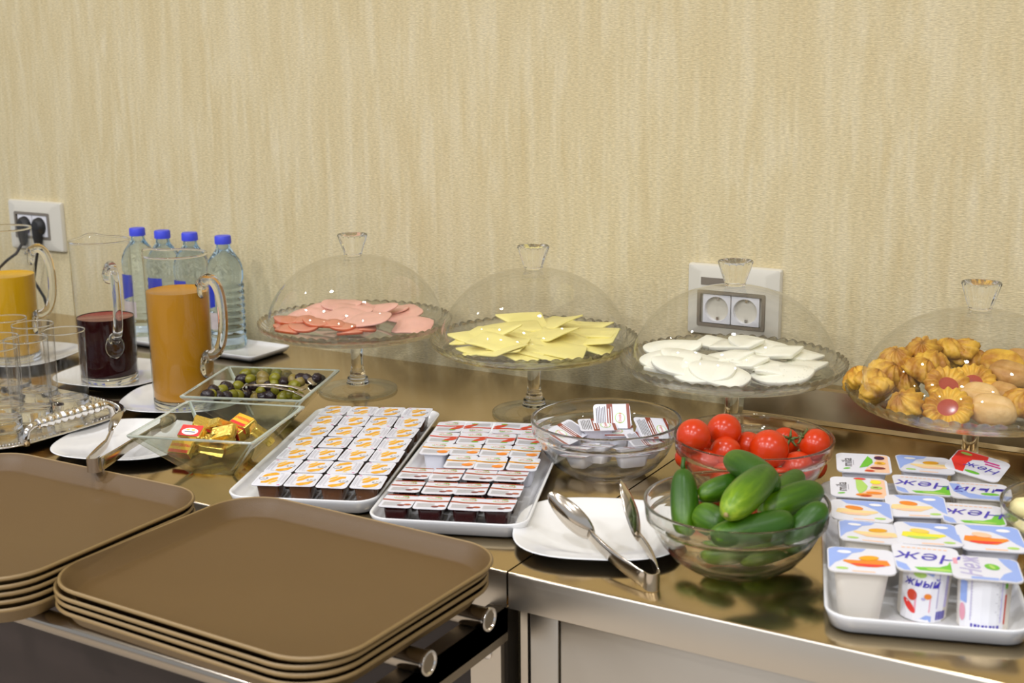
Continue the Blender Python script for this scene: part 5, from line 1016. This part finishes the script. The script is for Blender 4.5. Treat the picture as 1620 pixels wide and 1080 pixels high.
# ---------------------------------------------------------------- tongs
def scoop(c, d, nrm, L=0.062, W=0.036, dep=0.008, m='tong', teeth=False):
    """shallow spoon: c centre, d direction of its length, nrm the side it bulges to"""
    c, d, nrm = Vector(c), Vector(d).normalized(), Vector(nrm); nrm = (nrm-d*nrm.dot(d)).normalized(); w = d.cross(nrm)
    rings = []; n = 28
    for side in (0, 1):
        for s_ in ([0.03, 0.35, 0.65, 0.88, 1.0] if side == 0 else [1.0, 0.86, 0.63, 0.34, 0.03]):
            ring_ = []
            for k in range(n):
                t_ = 2*PI*k/n; x = L/2*s_*math.cos(t_); y = W/2*s_*math.sin(t_)*(1-0.12*math.cos(t_))
                h = dep*(1-s_*s_)-(0.0012 if side else 0)*(1 if s_ < 1 else 0.4)
                ring_.append(c+d*x+w*y+nrm*h)
            rings.append(ring_)
    return MB().loft(rings).me(m, auto=None)
def tongs(label, piv, a, b, ca, cb, bow=0.006, hs=0.0095, dims=(0.070, 0.028), face=(0.35, -0.5, 0.25)):
    """sprung serving tongs lying on edge: piv spring bend, a/b shoulder points, ca/cb scoop centres"""
    t = thing('serving_tongs', label, 'tongs', piv, group='steel serving tongs'); piv = Vector(piv)
    def L(p): return Vector(p)-piv
    A, B = L(a), L(b); mid = ((A+B)/2).normalized(); side = mid.cross(Vector((0, 0, 1))).normalized()
    sa = 1 if A.dot(side) > B.dot(side) else -1
    arc = []
    R = 0.0085
    for k in range(9):
        an = PI*k/8; arc.append(side*sa*R*math.cos(an)-mid*R*math.sin(an)+mid*R)
    v = [[q+Vector((0, 0, h)) for q in arc] for h in (-hs, hs)]
    ring2 = []
    for q in arc: 
        o_ = (q-mid*R).normalized()*0.0006
        ring2.append([q+o_+Vector((0, 0, -hs)), q+o_+Vector((0, 0, hs)), q-o_+Vector((0, 0, hs)), q-o_+Vector((0, 0, -hs))])
    obj('spring_bend', MB().loft(ring2).me('tong', auto=0.9), t)
    for sgn, E, S in ((1, A, L(ca)), (-1, B, L(cb))):
        st_ = arc[0] if sgn == 1 else arc[-1]
        d = (S-E).normalized(); E2 = S-d*(dims[0]/2-0.007)
        pts = [st_+(E-st_)*u+side*sa*sgn*bow*math.sin(PI*u) for u in [k/10 for k in range(11)]]+[E+(E2-E)*0.5, E2]
        fl = [(0.0011+0.0016*math.sin(PI*min(1, k/12)), hs*(1-0.35*k/12)) for k in range(13)]
        arm = obj('arm', MB().tube(pts, 0, 14, flat=fl).me('tong', auto=None), t)
        d = (S-E)
        obj('scoop', scoop(S, d, side*sa*sgn*0.7+Vector(face), L=dims[0], W=dims[1]), arm)
    return t
for args in TONGS: tongs(*args[:6], **args[6])
t = thing('olive_tongs', 'small steel tongs resting on the olives', 'tongs', OT[0])
o0 = Vector(OT[0]); pp = [Vector(q)-o0 for q in OT]
for k, dz in enumerate((0.0, -0.012)):
    a = obj('arm', MB().tube([q+Vector((0.002*k, 0.002*k, dz*(i/3 if i < 3 else 1))) for i, q in enumerate(pp[:4])], 0, 12, flat=[(0.0035, 0.0010), (0.0030, 0.0016), (0.0040, 0.0014), (0.0060, 0.0010)]).me('tong', auto=None), t)
    obj('scoop', scoop(pp[4]+Vector((0, 0, dz)), pp[4]-pp[3], (0.6, -0.6, 0.5), L=0.026, W=0.017, dep=0.004), a)
obj('spring_bend', MB().tube([pp[0]+Vector((0, 0, 0)), pp[0]+Vector((-0.004, -0.003, -0.004)), pp[0]+Vector((-0.002, -0.002, -0.009)), pp[0]+Vector((0.002, 0.001, -0.010))], 0, 10, flat=[(0.0035, 0.001)]*4).me('tong', auto=None), t)
